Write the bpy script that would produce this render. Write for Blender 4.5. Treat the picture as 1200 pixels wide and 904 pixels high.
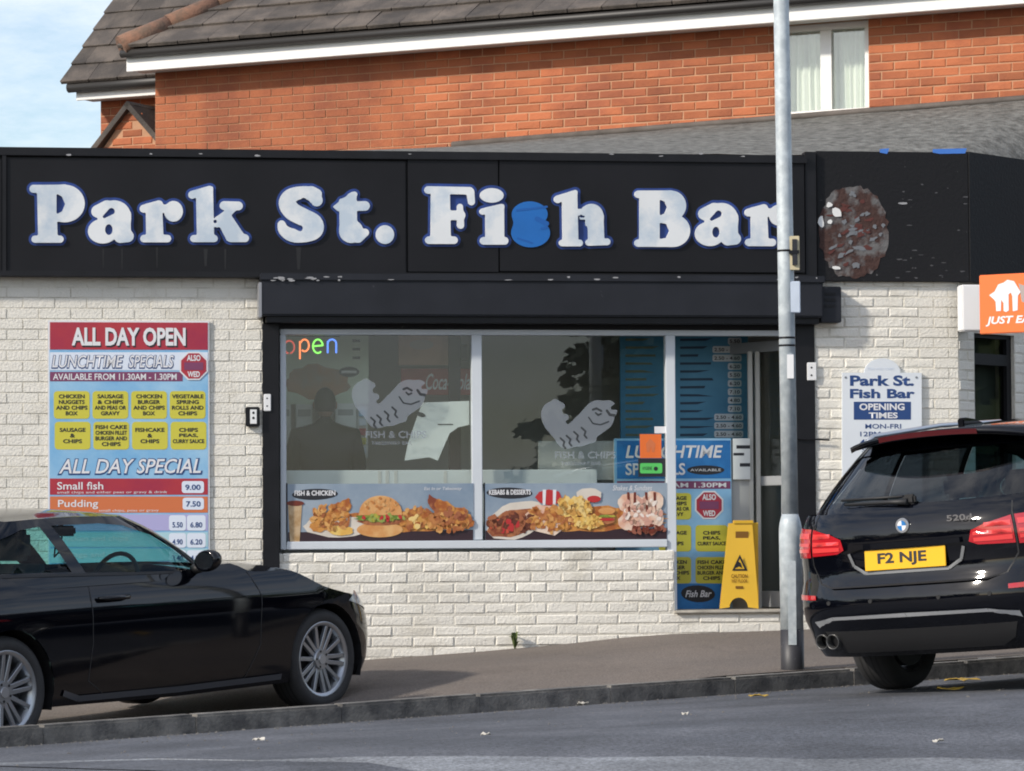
import bpy, bmesh, math, random
import numpy as np
from mathutils import Vector, Matrix
from mathutils.geometry import delaunay_2d_cdt

random.seed(7)
for o in list(bpy.data.objects): bpy.data.objects.remove(o)
scene = bpy.context.scene
C = scene.collection
R = math.radians

# ---------------------------------------------------------------- camera
FPX, CX, CY, HOR, ROLL, CZ = 3888.0, 600.0, 452.0, 620.0, 0.006, 1.0
PITCH = math.atan((HOR - CY) / FPX)
FWD = Vector((0, math.cos(PITCH), math.sin(PITCH)))
UP0 = Vector((0, -math.sin(PITCH), math.cos(PITCH)))
X0 = Vector((1, 0, 0))
RIGHT = (X0 * math.cos(ROLL) - UP0 * math.sin(ROLL)).normalized()
UP = (UP0 * math.cos(ROLL) + X0 * math.sin(ROLL)).normalized()
CAM = Vector((0, 0, CZ))
cd = bpy.data.cameras.new('camera'); cam = bpy.data.objects.new('camera', cd); C.objects.link(cam)
cam.matrix_world = Matrix(((RIGHT.x, UP.x, -FWD.x, CAM.x), (RIGHT.y, UP.y, -FWD.y, CAM.y), (RIGHT.z, UP.z, -FWD.z, CAM.z), (0, 0, 0, 1)))
cd.sensor_width = 36; cd.lens = 36 * FPX / 1200; cd.clip_start = 0.5; cd.clip_end = 3000
scene.camera = cam

# ---------------------------------------------------------------- sky, sun, exposure
SUN_EL, SUN_AZ = R(31), R(57)            # azimuth: how far to the left of straight behind the camera
w = bpy.data.worlds.new('World'); scene.world = w; w.use_nodes = True
nt = w.node_tree; nt.nodes.clear()
sky = nt.nodes.new('ShaderNodeTexSky'); sky.sky_type = 'NISHITA'; sky.sun_disc = False
sky.sun_elevation = SUN_EL; sky.sun_rotation = math.pi + SUN_AZ
sky.air_density = 1.0; sky.dust_density = 0.9; sky.ozone_density = 1.6
tc = nt.nodes.new('ShaderNodeTexCoord')
mp = nt.nodes.new('ShaderNodeMapping'); mp.inputs['Scale'].default_value = (1.0, 1.0, 3.2)
nz = nt.nodes.new('ShaderNodeTexNoise'); nz.inputs['Scale'].default_value = 3.4; nz.inputs['Detail'].default_value = 13; nz.inputs['Roughness'].default_value = 0.68
cr = nt.nodes.new('ShaderNodeValToRGB'); cr.color_ramp.elements[0].position = 0.38; cr.color_ramp.elements[1].position = 0.66
cr.color_ramp.elements[0].color = (0, 0, 0, 1); cr.color_ramp.elements[1].color = (.85, .85, .85, 1)
cloud = nt.nodes.new('ShaderNodeRGB'); cloud.outputs[0].default_value = (7.2, 7.2, 7.5, 1)
mx = nt.nodes.new('ShaderNodeMix'); mx.data_type = 'RGBA'
bg = nt.nodes.new('ShaderNodeBackground'); bg.inputs['Strength'].default_value = 0.15
wo = nt.nodes.new('ShaderNodeOutputWorld')
L = nt.links.new
L(tc.outputs['Generated'], mp.inputs['Vector']); L(mp.outputs[0], nz.inputs['Vector']); L(nz.outputs['Fac'], cr.inputs['Fac'])
L(cr.outputs['Color'], mx.inputs['Factor']); L(sky.outputs['Color'], mx.inputs['A']); L(cloud.outputs[0], mx.inputs['B'])
L(mx.outputs['Result'], bg.inputs['Color']); L(bg.outputs[0], wo.inputs['Surface'])
sd = bpy.data.lights.new('sun', 'SUN'); sd.energy = 3.4; sd.angle = R(3.5); sd.color = (1.0, 0.92, 0.81)
sun = bpy.data.objects.new('sun', sd); C.objects.link(sun)
SDIR = Vector((-math.sin(SUN_AZ) * math.cos(SUN_EL), -math.cos(SUN_AZ) * math.cos(SUN_EL), math.sin(SUN_EL)))
sun.rotation_euler = SDIR.to_track_quat('Z', 'Y').to_euler(); sun.location = SDIR * 60
vs = scene.view_settings; vs.view_transform = 'Standard'; vs.look = 'None'; vs.gamma = 1; vs.use_curve_mapping = False; vs.exposure = 0.23
scene.render.engine = 'CYCLES'
scene.cycles.filter_width = 1.9; scene.cycles.max_bounces = 8; scene.cycles.transparent_max_bounces = 12; scene.cycles.caustics_reflective = False; scene.cycles.caustics_refractive = False

# ---------------------------------------------------------------- measuring: where a sight line meets the shop front or the house front
def ray(x, y): return (FWD * FPX + RIGHT * (x - CX) - UP * (y - CY)).normalized()
class Plane:
    def __init__(s, y0, yaw): s.y0, s.yaw = y0, yaw; s.u = Vector((math.cos(yaw), math.sin(yaw), 0)); s.n = Vector((math.sin(yaw), -math.cos(yaw), 0)); s.o = Vector((0, y0, 0))
    def __call__(s, x, y, off=0.0):
        d = ray(x, y); p0 = s.o + s.n * off
        t = (p0 - CAM).dot(s.n) / d.dot(s.n); p = CAM + d * t
        return ((p - s.o).dot(s.u), p.z)
    def world(s, u, y, z): return s.o + s.u * u - s.n * y + Vector((0, 0, z))
F = Plane(24.0, R(8.3))
G = Plane(29.0, R(-25.6))
def at(x, y, Y):
    d = ray(x, y); return CAM + d * ((Y - CAM.y) / d.y)

# ---------------------------------------------------------------- materials
MATS = {}
def mat(name, col, rough=0.6, metal=0.0, var=0.0, scale=8.0, bump=0.0, bscale=40.0, coat=0.0, spec=0.5, rnd=0.0, col2=None, detail=6, c2pos=(0.42, 0.62), emit=None, estr=0.0, sharp=None, vec='Object'):
    if name in MATS: return MATS[name]
    m = bpy.data.materials.new(name); m.use_nodes = True; t = m.node_tree; b = t.nodes['Principled BSDF']; k = t.links.new
    b.inputs['Roughness'].default_value = rough; b.inputs['Metallic'].default_value = metal
    b.inputs['Coat Weight'].default_value = coat; b.inputs['Coat Roughness'].default_value = 0.04; b.inputs['Specular IOR Level'].default_value = spec
    rgb = t.nodes.new('ShaderNodeRGB'); rgb.outputs[0].default_value = (*col, 1); cur = rgb.outputs[0]
    tcn = t.nodes.new('ShaderNodeTexCoord')
    if vec == 'World': tcn = t.nodes.new('ShaderNodeNewGeometry'); vec = 'Position'
    if col2 is not None:
        n = t.nodes.new('ShaderNodeTexNoise'); n.inputs['Scale'].default_value = scale; n.inputs['Detail'].default_value = detail; n.inputs['Roughness'].default_value = 0.6
        k(tcn.outputs[vec], n.inputs['Vector'])
        r = t.nodes.new('ShaderNodeValToRGB'); r.color_ramp.elements[0].position, r.color_ramp.elements[1].position = c2pos
        k(n.outputs['Fac'], r.inputs['Fac'])
        q = t.nodes.new('ShaderNodeMix'); q.data_type = 'RGBA'; k(r.outputs['Color'], q.inputs['Factor']); k(cur, q.inputs['A']); q.inputs['B'].default_value = (*col2, 1); cur = q.outputs['Result']
    if var or rnd:
        hs = t.nodes.new('ShaderNodeHueSaturation'); k(cur, hs.inputs['Color']); src = None
        if var:
            n = t.nodes.new('ShaderNodeTexNoise'); n.inputs['Scale'].default_value = scale * 0.7; n.inputs['Detail'].default_value = detail; k(tcn.outputs[vec], n.inputs['Vector'])
            r = t.nodes.new('ShaderNodeMapRange'); r.inputs['From Min'].default_value = 0.25; r.inputs['From Max'].default_value = 0.75; r.inputs['To Min'].default_value = 1 - var; r.inputs['To Max'].default_value = 1 + var
            k(n.outputs['Fac'], r.inputs['Value']); src = r.outputs[0]
        if rnd:
            oi = t.nodes.new('ShaderNodeObjectInfo'); r2 = t.nodes.new('ShaderNodeMapRange'); r2.inputs['To Min'].default_value = 1 - rnd; r2.inputs['To Max'].default_value = 1 + rnd; k(oi.outputs['Random'], r2.inputs['Value'])
            if src is None: src = r2.outputs[0]
            else:
                mu = t.nodes.new('ShaderNodeMath'); mu.operation = 'MULTIPLY'; k(src, mu.inputs[0]); k(r2.outputs[0], mu.inputs[1]); src = mu.outputs[0]
        k(src, hs.inputs['Value']); cur = hs.outputs['Color']
    k(cur, b.inputs['Base Color'])
    if bump:
        n = t.nodes.new('ShaderNodeTexNoise'); n.inputs['Scale'].default_value = bscale; n.inputs['Detail'].default_value = 8; k(tcn.outputs[vec], n.inputs['Vector'])
        bp = t.nodes.new('ShaderNodeBump'); bp.inputs['Strength'].default_value = bump; bp.inputs['Distance'].default_value = 0.01; k(n.outputs['Fac'], bp.inputs['Height']); k(bp.outputs[0], b.inputs['Normal'])
    if emit is not None:
        b.inputs['Emission Color'].default_value = (*emit, 1); b.inputs['Emission Strength'].default_value = estr
    MATS[name] = m; return m
def glass_mat(name, tint=(0.93, 0.96, 0.95), rough=0.0, refl=1.0, ior=1.5):
    if name in MATS: return MATS[name]
    m = bpy.data.materials.new(name); m.use_nodes = True; t = m.node_tree; t.nodes.clear(); k = t.links.new
    tr = t.nodes.new('ShaderNodeBsdfTransparent'); tr.inputs['Color'].default_value = (*tint, 1)
    gl = t.nodes.new('ShaderNodeBsdfGlossy'); gl.inputs['Roughness'].default_value = rough
    fr = t.nodes.new('ShaderNodeLayerWeight'); fr.inputs['Blend'].default_value = 0.5
    pw = t.nodes.new('ShaderNodeMath'); pw.operation = 'POWER'; k(fr.outputs['Facing'], pw.inputs[0]); pw.inputs[1].default_value = 5.0
    ml = t.nodes.new('ShaderNodeMath'); ml.operation = 'MULTIPLY_ADD'; ml.inputs[1].default_value = 0.9; ml.inputs[2].default_value = 0.042 * refl; ml.use_clamp = True; k(pw.outputs[0], ml.inputs[0])
    ms = t.nodes.new('ShaderNodeMixShader'); o = t.nodes.new('ShaderNodeOutputMaterial')
    k(ml.outputs[0], ms.inputs[0]); k(tr.outputs[0], ms.inputs[1]); k(gl.outputs[0], ms.inputs[2]); k(ms.outputs[0], o.inputs[0])
    MATS[name] = m; return m

# ---------------------------------------------------------------- mesh helpers
def link(name, me, m=None, parent=None, loc=(0, 0, 0), rot=(0, 0, 0)):
    o = bpy.data.objects.new(name, me); C.objects.link(o)
    if m is not None:
        if not me.materials: me.materials.append(m)
    if parent is not None: o.parent = parent
    o.location = loc; o.rotation_euler = rot
    return o
def tag(o, label=None, cat=None, group=None, kind=None):
    if label: o['label'] = label
    if cat: o['category'] = cat
    if group: o['group'] = group
    if kind: o['kind'] = kind
    return o
def empty(name, loc=(0, 0, 0), rz=0, label=None, cat=None, group=None):
    o = bpy.data.objects.new(name, None); C.objects.link(o); o.location = loc; o.rotation_euler = (0, 0, rz)
    return tag(o, label, cat, group)
def BM(): return bmesh.new()
def box(bm, x0, x1, y0, y1, z0, z1, M=None):
    vs_ = [(x0, y0, z0), (x1, y0, z0), (x1, y1, z0), (x0, y1, z0), (x0, y0, z1), (x1, y0, z1), (x1, y1, z1), (x0, y1, z1)]
    v = [bm.verts.new(M @ Vector(p) if M else p) for p in vs_]
    for f in ((0, 3, 2, 1), (4, 5, 6, 7), (0, 1, 5, 4), (1, 2, 6, 5), (2, 3, 7, 6), (3, 0, 4, 7)): bm.faces.new([v[i] for i in f])
    return bm
def cyl(bm, p0, p1, r0, r1=None, n=16, caps=True):
    r1 = r0 if r1 is None else r1
    p0, p1 = Vector(p0), Vector(p1); d = (p1 - p0).normalized(); a = d.orthogonal().normalized(); b = d.cross(a)
    A = [bm.verts.new(p0 + (a * math.cos(2 * math.pi * i / n) + b * math.sin(2 * math.pi * i / n)) * r0) for i in range(n)]
    Bv = [bm.verts.new(p1 + (a * math.cos(2 * math.pi * i / n) + b * math.sin(2 * math.pi * i / n)) * r1) for i in range(n)]
    for i in range(n):
        f = bm.faces.new((A[i], A[(i + 1) % n], Bv[(i + 1) % n], Bv[i])); f.smooth = True
    if caps: bm.faces.new(A[::-1]); bm.faces.new(Bv)
    return bm
def tube(bm, pts, r, n=8, closed=False):
    P = [Vector(p) for p in pts]; rings = []; prev = None
    for i, p in enumerate(P):
        d = (P[min(i + 1, len(P) - 1)] - P[max(i - 1, 0)]).normalized()
        a = d.orthogonal().normalized() if prev is None else (prev - d * prev.dot(d)).normalized()
        prev = a; b = d.cross(a); rr = r[i] if isinstance(r, (list, tuple)) else r
        rings.append([bm.verts.new(p + (a * math.cos(2 * math.pi * j / n) + b * math.sin(2 * math.pi * j / n)) * rr) for j in range(n)])
    for A, B_ in zip(rings, rings[1:]):
        for j in range(n):
            f = bm.faces.new((A[j], A[(j + 1) % n], B_[(j + 1) % n], B_[j])); f.smooth = True
    bm.faces.new(rings[0][::-1]); bm.faces.new(rings[-1])
    return bm
def prism(bm, pts, y0, y1):
    """polygon in (x, z) pushed from y0 (front) back to y1"""
    A = [bm.verts.new((p[0], y0, p[1])) for p in pts]; B_ = [bm.verts.new((p[0], y1, p[1])) for p in pts]
    n = len(pts); bm.faces.new(A); bm.faces.new(B_[::-1])
    for i in range(n): bm.faces.new((A[i], B_[i], B_[(i + 1) % n], A[(i + 1) % n]))
    return bm
def mk(name, bm, m, parent=None, loc=(0, 0, 0), rot=(0, 0, 0), bevel=0, seg=2, smooth=False):
    bmesh.ops.recalc_face_normals(bm, faces=bm.faces)
    if bevel: bmesh.ops.bevel(bm, geom=list(bm.edges), offset=bevel, segments=seg, affect='EDGES', clamp_overlap=True)
    if smooth:
        for f in bm.faces: f.smooth = True
    me = bpy.data.meshes.new(name); bm.to_mesh(me); bm.free()
    return link(name, me, m, parent, loc, rot)
def bx(name, m, parent, x0, x1, y0, y1, z0, z1, bevel=0, seg=2):
    return mk(name, box(BM(), x0, x1, y0, y1, z0, z1), m, parent, bevel=bevel, seg=seg)
def sheet_loops(bm, loops, y0, y1):
    """outer and hole loops in (x, z) filled and given thickness y0 (front) to y1"""
    n0 = len(bm.faces); ed = []
    for lp in loops:
        v = [bm.verts.new((p[0], y0, p[1])) for p in lp]
        ed += [bm.edges.new((v[i], v[(i + 1) % len(v)])) for i in range(len(v))]
    r = bmesh.ops.triangle_fill(bm, use_beauty=True, use_dissolve=False, edges=ed)
    fs = [g for g in r['geom'] if isinstance(g, bmesh.types.BMFace)]
    if y1 is not None:
        e = bmesh.ops.extrude_face_region(bm, geom=fs)
        bmesh.ops.translate(bm, vec=(0, y1 - y0, 0), verts=[g for g in e['geom'] if isinstance(g, bmesh.types.BMVert)])
    return bm
def text(name, s, m, parent, u0, u1, z0, z1, y, bold=0.0, shear=0.0, depth=0.0):
    """lettering fitted into a box on a surface facing -y"""
    cu = bpy.data.curves.new('lettering', 'FONT'); cu.body = s; cu.offset = bold; cu.shear = shear; cu.extrude = 0; cu.resolution_u = 3
    cu.align_x = 'CENTER'; cu.space_line = 0.85
    ob = bpy.data.objects.new('lettering', cu); C.objects.link(ob)
    me = bpy.data.meshes.new_from_object(ob); bpy.data.objects.remove(ob); bpy.data.curves.remove(cu)
    n = len(me.vertices); a = np.empty(n * 3); me.vertices.foreach_get('co', a); a = a.reshape(-1, 3)
    lo, hi = a.min(0), a.max(0); sx = (u1 - u0) / max(hi[0] - lo[0], 1e-6); sz = (z1 - z0) / max(hi[1] - lo[1], 1e-6)
    b = np.zeros_like(a); b[:, 0] = u0 + (a[:, 0] - lo[0]) * sx; b[:, 2] = z0 + (a[:, 1] - lo[1]) * sz; b[:, 1] = y
    me.vertices.foreach_set('co', b.ravel()); me.update(); me.materials.clear(); me.name = name
    return link(name, me, m, parent)
def copy_tree(o, parent=None):
    c = o.copy(); C.objects.link(c); c.parent = parent
    for ch in list(o.children): copy_tree(ch, c)
    return c
def lerp(a, b, t): return a + (b - a) * t
def interp(t, tab):
    if t <= tab[0][0]: return tab[0][1]
    for (a, va), (b, vb) in zip(tab, tab[1:]):
        if t <= b: return va + (vb - va) * (t - a) / (b - a)
    return tab[-1][1]
def sinterp(t, tab):
    """smooth table lookup (Catmull-Rom like, via numpy-free hermite)"""
    xs = [p[0] for p in tab]; ys = [p[1] for p in tab]; n = len(xs)
    if t <= xs[0]: return ys[0]
    if t >= xs[-1]: return ys[-1]
    i = max(j for j in range(n - 1) if xs[j] <= t); h = xs[i + 1] - xs[i]; q = (t - xs[i]) / h
    def sl(j):
        if j == 0 or j == n - 1:
            k_ = 0 if j == 0 else n - 2
            return (ys[k_ + 1] - ys[k_]) / (xs[k_ + 1] - xs[k_])
        a = (ys[j] - ys[j - 1]) / (xs[j] - xs[j - 1]); b = (ys[j + 1] - ys[j]) / (xs[j + 1] - xs[j])
        return 0.0 if a * b <= 0 else 2 * a * b / (a + b)
    m0, m1 = sl(i) * h, sl(i + 1) * h
    return (2 * q**3 - 3 * q**2 + 1) * ys[i] + (q**3 - 2 * q**2 + q) * m0 + (-2 * q**3 + 3 * q**2) * ys[i + 1] + (q**3 - q**2) * m1

# ================================================================ SETTING: road, kerb, pavement
KA = Vector((-2.69, 17.70)); KD = Vector((4.43, 2.80)).normalized(); KN = Vector((KD.y, -KD.x))   # KN points to the road
def kt(X, Y): p = Vector((X, Y)) - KA; return p.dot(KD), p.dot(KN)        # along the kerb, out into the road
def zk(t): return -0.038 + 0.0271 * t
def zroad(X, Y):
    t, w_ = kt(X, Y); w_ = max(w_, 0.0); return zk(t) - 0.105 + (0.045 * w_ if w_ < 4 else 0.18 - 0.03 * (w_ - 4))
ZB = [(F(x, y)[0], F(x, y)[1]) for x, y in ((437, 773), (550, 765), (663, 755), (723, 748), (788, 743), (914, 739))]
ZB = [(-9.0, ZB[0][1] - 0.058 * (ZB[0][0] + 9.0))] + ZB + [(9.0, ZB[-1][1] + 0.03 * (9.0 - ZB[-1][0]))]
def zbase(u): return interp(u, ZB)
DIP = [(-4, 0.27), (0.0, 0.195), (2.2, 0.215), (3.4, 0.08), (4.6, 0.0)]
CORNER = F(1135, 330)[0]
def dfac(X, Y):
    u = X * F.u.x + (Y - F.y0) * F.u.y; d1 = (Vector((X, Y, 0)) - F.o).dot(F.n); return u, d1
def zpave(X, Y):
    t, w_ = kt(X, Y); u, d = dfac(X, Y); a = max(-w_, 0.0); b = max(d, 0.0); v = a / (a + b + 1e-6)
    v = v ** interp(t, [(0.5, 2.4), (1.5, 3.4), (2.8, 3.4), (4.6, 1.0)])
    return lerp(zk(t) - sinterp(t, DIP), zbase(u), v)
def ground_hit(x, y, fn):
    d = ray(x, y); s_ = 18.0
    for _ in range(30):
        p = CAM + d * s_; s_ += (p.z - fn(p.x, p.y)) / max(-d.z, 0.01) * 0.5
    return CAM + d * s_

def asphalt(name, c1, c2, scale, bump, agg):
    m = mat(name, c1, 0.85, col2=c2, scale=scale, var=0.22, bump=bump, bscale=95, detail=9, vec='Object')
    t = m.node_tree; k = t.links.new; b = t.nodes['Principled BSDF']
    src = b.inputs['Base Color'].links[0].from_socket
    n = t.nodes.new('ShaderNodeTexNoise'); n.inputs['Scale'].default_value = agg; n.inputs['Detail'].default_value = 5; n.inputs['Roughness'].default_value = .75
    tcn = t.nodes.new('ShaderNodeTexCoord'); k(tcn.outputs['Object'], n.inputs['Vector'])
    r = t.nodes.new('ShaderNodeMapRange'); r.inputs['From Min'].default_value = 0.3; r.inputs['From Max'].default_value = 0.7; r.inputs['To Min'].default_value = 0.25; r.inputs['To Max'].default_value = 1.9
    k(n.outputs['Fac'], r.inputs['Value'])
    v = t.nodes.new('ShaderNodeVectorMath'); v.operation = 'SCALE'; k(src, v.inputs[0]); k(r.outputs[0], v.inputs['Scale'])
    # hairline cracks and old stains
    ds = t.nodes.new('ShaderNodeTexNoise'); ds.inputs['Scale'].default_value = 2.5; ds.inputs['Detail'].default_value = 6; k(tcn.outputs['Object'], ds.inputs['Vector'])
    va = t.nodes.new('ShaderNodeVectorMath'); va.operation = 'MULTIPLY_ADD'; k(ds.outputs['Color'], va.inputs[0]); va.inputs[1].default_value = (.5, .5, .5); k(tcn.outputs['Object'], va.inputs[2])
    vo = t.nodes.new('ShaderNodeTexVoronoi'); vo.feature = 'DISTANCE_TO_EDGE'; vo.inputs['Scale'].default_value = .55; k(va.outputs[0], vo.inputs['Vector'])
    cm = t.nodes.new('ShaderNodeMapRange'); cm.inputs['From Min'].default_value = .002; cm.inputs['From Max'].default_value = .012; cm.inputs['To Min'].default_value = .88; cm.inputs['To Max'].default_value = 1.0; k(vo.outputs['Distance'], cm.inputs['Value'])
    sn = t.nodes.new('ShaderNodeTexNoise'); sn.inputs['Scale'].default_value = .9; sn.inputs['Detail'].default_value = 7; sn.inputs['Roughness'].default_value = .7; k(tcn.outputs['Object'], sn.inputs['Vector'])
    sm = t.nodes.new('ShaderNodeMapRange'); sm.inputs['From Min'].default_value = .35; sm.inputs['From Max'].default_value = .62; sm.inputs['To Min'].default_value = .70; sm.inputs['To Max'].default_value = 1.12; k(sn.outputs['Fac'], sm.inputs['Value'])
    mm = t.nodes.new('ShaderNodeMath'); mm.operation = 'MULTIPLY'; k(cm.outputs[0], mm.inputs[0]); k(sm.outputs[0], mm.inputs[1])
    v2 = t.nodes.new('ShaderNodeVectorMath'); v2.operation = 'SCALE'; k(v.outputs[0], v2.inputs[0]); k(mm.outputs[0], v2.inputs['Scale']); k(v2.outputs[0], b.inputs['Base Color'])
    return m
M_road = asphalt('road_asphalt', (0.072, 0.078, 0.092), (0.098, 0.104, 0.120), 1.1, 0.8, 48)
M_road2 = asphalt('old_road_asphalt', (0.155, 0.165, 0.18), (0.18, 0.19, 0.205), 1.6, 0.5, 48)
M_pave = asphalt('pavement_asphalt', (0.165, 0.138, 0.118), (0.115, 0.098, 0.086), 0.9, 0.4, 85)
M_kerb = mat('kerb_concrete', (0.19, 0.18, 0.165), 0.85, col2=(0.085, 0.082, 0.08), scale=7, var=0.3, bump=0.6, bscale=60, rnd=0.12, vec='World')
M_earth = mat('earth', (0.09, 0.085, 0.08), 0.9, var=0.2, scale=0.5)

def grid(name, fn, t0, t1, nt_, w0, w1, nw, m, parent=None):
    bm = BM(); V = []
    for i in range(nt_ + 1):
        t = lerp(t0, t1, i / nt_); row = []
        for j in range(nw + 1):
            w_ = lerp(w0(t), w1(t), (j / nw) ** 1.3); p = KA + KD * t + KN * w_
            row.append(bm.verts.new((p.x, p.y, fn(p.x, p.y))))
        V.append(row)
    for i in range(nt_):
        for j in range(nw):
            f = bm.faces.new((V[i][j], V[i + 1][j], V[i + 1][j + 1], V[i][j + 1])); f.smooth = True
    return mk(name, bm, m, parent)
bm = BM(); q = 700
v = [bm.verts.new(p) for p in ((-q, -q, -2.2), (q, -q, -2.2), (q, q, -2.2), (-q, q, -2.2))]; bm.faces.new(v)
tag(mk('ground', bm, M_earth), kind='structure')
tag(grid('road', zroad, -40, 40, 120, lambda t: -0.01, lambda t: 14.0, 30, M_road), kind='structure')
SPD = Vector((math.cos(R(8.3 + 40)), math.sin(R(8.3 + 40))))      # the splayed side of the shop
def wfac(t):
    p = KA + KD * t; lo, hi = 0.0, 30.0
    for _ in range(40):
        mid = (lo + hi) / 2; q_ = p - KN * mid; u, d = dfac(q_.x, q_.y)
        if d > -0.25 and mid < 9: lo = mid
        else: hi = mid
    return -lo
tag(grid('pavement', zpave, -14, 22, 150, lambda t: -0.12, lambda t: min(wfac(t), -0.5), 26, M_pave), kind='structure')
# old lighter surfacing that starts towards the middle of the road
bm = BM(); edge = [(-60, 897), (60, 893), (180, 890), (300, 892), (420, 888), (560, 887), (700, 889), (820, 887), (950, 891), (1100, 889), (1260, 893)]
top = [ground_hit(x, y, zroad) for x, y in edge]
A = [bm.verts.new((p.x, p.y, zroad(p.x, p.y) + 0.004)) for p in top]
B_ = []
for p in top:
    q_ = p + Vector((KN.x, KN.y, 0)) * 2.2; B_.append(bm.verts.new((q_.x, q_.y, zroad(q_.x, q_.y) + 0.004)))
for i in range(len(A) - 1): bm.faces.new((A[i], A[i + 1], B_[i + 1], B_[i]))
tag(mk('road_resurfacing', bm, M_road2), kind='structure')
# kerb: one stone after the other
kerb = empty('kerb', (KA.x, KA.y, 0)); kerb['kind'] = 'structure'
ang = math.atan2(KD.y, KD.x)
bm = box(BM(), 0.0015, 0.9135, 0.0, 0.125, -0.25, 0.0); bmesh.ops.bevel(bm, geom=[e for e in bm.edges if all(v_.co.z > -0.1 for v_ in e.verts)], offset=0.014, segments=2, affect='EDGES')
kme = bpy.data.meshes.new('kerb_stone'); bm.to_mesh(kme); bm.free(); kme.materials.append(M_kerb)
for i in range(-6, 16):
    t = i * 0.915 + 0.2
    o = link('kerb_stone', kme, None, kerb, (KD.x * t, KD.y * t, zk(t) + random.uniform(-.002, .002)), (random.uniform(-.008, .008), -math.atan(0.0271) + random.uniform(-.004, .004), ang + random.uniform(-.005, .005)))

# ================================================================ THE SHOP
M_cream = mat('cream_painted_brick', (0.775, 0.745, 0.67), 0.7, col2=(0.53, 0.49, 0.40), scale=2.6, c2pos=(0.54, 0.80), bump=0.6, bscale=60, rnd=0.05, var=0.07, vec='World', detail=11)
M_mortar = mat('painted_mortar', (0.72, 0.685, 0.60), 0.8, col2=(0.50, 0.47, 0.40), scale=4, c2pos=(0.50, 0.72), bump=0.6, bscale=60, vec='World', detail=11)
M_black = mat('black_gloss_panel', (0.0085, 0.0085, 0.0105), 0.5, var=0.35, scale=2, bump=0.05, bscale=6, spec=.25)
M_blackp = mat('black_painted_timber', (0.010, 0.010, 0.012), 0.55, spec=.25, col2=(0.20, 0.20, 0.21), scale=26, c2pos=(0.70, 0.74), bump=0.3, bscale=40)
M_hood = mat('dark_coated_steel', (0.015, 0.0165, 0.022), 0.5, spec=.3, var=0.25, scale=5, col2=(0.12, 0.12, 0.13), c2pos=(.68, .74))
M_frame = mat('white_aluminium', (0.62, 0.66, 0.70), 0.4, var=0.06, scale=4)
M_white = mat('white_plastic', (0.80, 0.80, 0.80), 0.45)
M_felt = mat('grey_roof_felt', (0.17, 0.17, 0.158), 0.95, col2=(0.08, 0.08, 0.073), scale=14, bump=1.0, bscale=55, var=0.3, detail=10)
M_glass = glass_mat('shop_glass', (0.90, 0.93, 0.92), refl=1.15)
M_dark = mat('dark_recess', (0.015, 0.015, 0.016), 0.8)

shop = empty('fish_bar_shop', tuple(F.o), F.yaw, 'single-storey shop with cream painted brick walls and grey felt roof below the brick house', 'building')
uL = -6.2; uR = F(1123, 400)[0]
uW0 = F(309, 500)[0]; uW1 = F(955, 500)[0]            # shop front opening
zSill = F(560, 643)[1]; zTh = F(860, 715)[1]; zTop = F(500, 183)[1]
zFB = F(500, 327, 0.10)[1]; uDr = F(794, 680)[0]
# brick rows -------------------------------------------------------
def brick_mesh(l, h, d=0.03, seed=0, m=None, ch=0.006):
    rr = random.Random(seed); bm = BM()
    j = lambda a: a + rr.uniform(-.0025, .0025)
    x0, x1, z0, z1 = -l / 2, l / 2, -h / 2, h / 2
    back = [bm.verts.new(p) for p in ((x0, 0, z0), (x1, 0, z0), (x1, 0, z1), (x0, 0, z1))]
    mid = [bm.verts.new((j(p[0]), -d + ch, j(p[1]))) for p in ((x0, z0), (x1, z0), (x1, z1), (x0, z1))]
    fr = [bm.verts.new((j(p[0]), -d + rr.uniform(-.002, .002), j(p[1]))) for p in ((x0 + ch, z0 + ch), (x1 - ch, z0 + ch), (x1 - ch, z1 - ch), (x0 + ch, z1 - ch))]
    bm.faces.new(fr)
    for a, b in ((back, mid), (mid, fr)):
        for i in range(4): bm.faces.new((a[i], a[(i + 1) % 4], b[(i + 1) % 4], b[i]))
    bmesh.ops.recalc_face_normals(bm, faces=bm.faces)
    me = bpy.data.meshes.new('brick'); bm.to_mesh(me); bm.free(); me.materials.append(m); return me
class Bricks:
    """collects brick places, builds the first 300 as parts and the rest as one joined part"""
    def __init__(s, parent, m, y, h=0.065, d=0.03, yr=0.002): s.p, s.m, s.y, s.h, s.d, s.yr = parent, m, y, h, d, yr; s.L = []
    def rows(s, u0, u1, z0, z1, clip=None, course=0.075, full=0.225, joint=0.010, start=0):
        n = int(round((z1 - z0) / course))
        for r in range(n):
            z = z0 + (r + 0.5) * course; u = u0 - (full / 2 if (r + start) % 2 else 0)
            while u < u1 - 0.01:
                a, b = max(u, u0) + joint / 2, min(u + full, u1) - joint / 2
                if b - a > 0.03 and (clip is None or clip((a + b) / 2, z, b - a)): s.L.append((a, b, z))
                u += full
    def build(s, key, limit=300):
        cache = {}; s.L.sort(key=key)
        for i, (a, b, z) in enumerate(s.L[:limit]):
            l = round(b - a, 3); k_ = (l, i % 4)
            if k_ not in cache: cache[k_] = brick_mesh(l, s.h, s.d, hash(k_) % 1000 if False else int(l * 1000) * 7 + i % 4, s.m)
            link('brick', cache[k_], None, s.p, ((a + b) / 2, s.y + random.uniform(-s.yr, s.yr), z), (random.uniform(-.012, .012), random.uniform(-.008, .008), random.uniform(-.012, .012)))
        if len(s.L) > limit:
            bm = BM()
            for a, b, z in s.L[limit:]: box(bm, a, b, s.y - s.d + random.uniform(-.002, .002), s.y, z - s.h / 2, z + s.h / 2)
            o = mk('brickwork', bm, s.m, s.p); o['kind'] = 'stuff'
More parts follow.
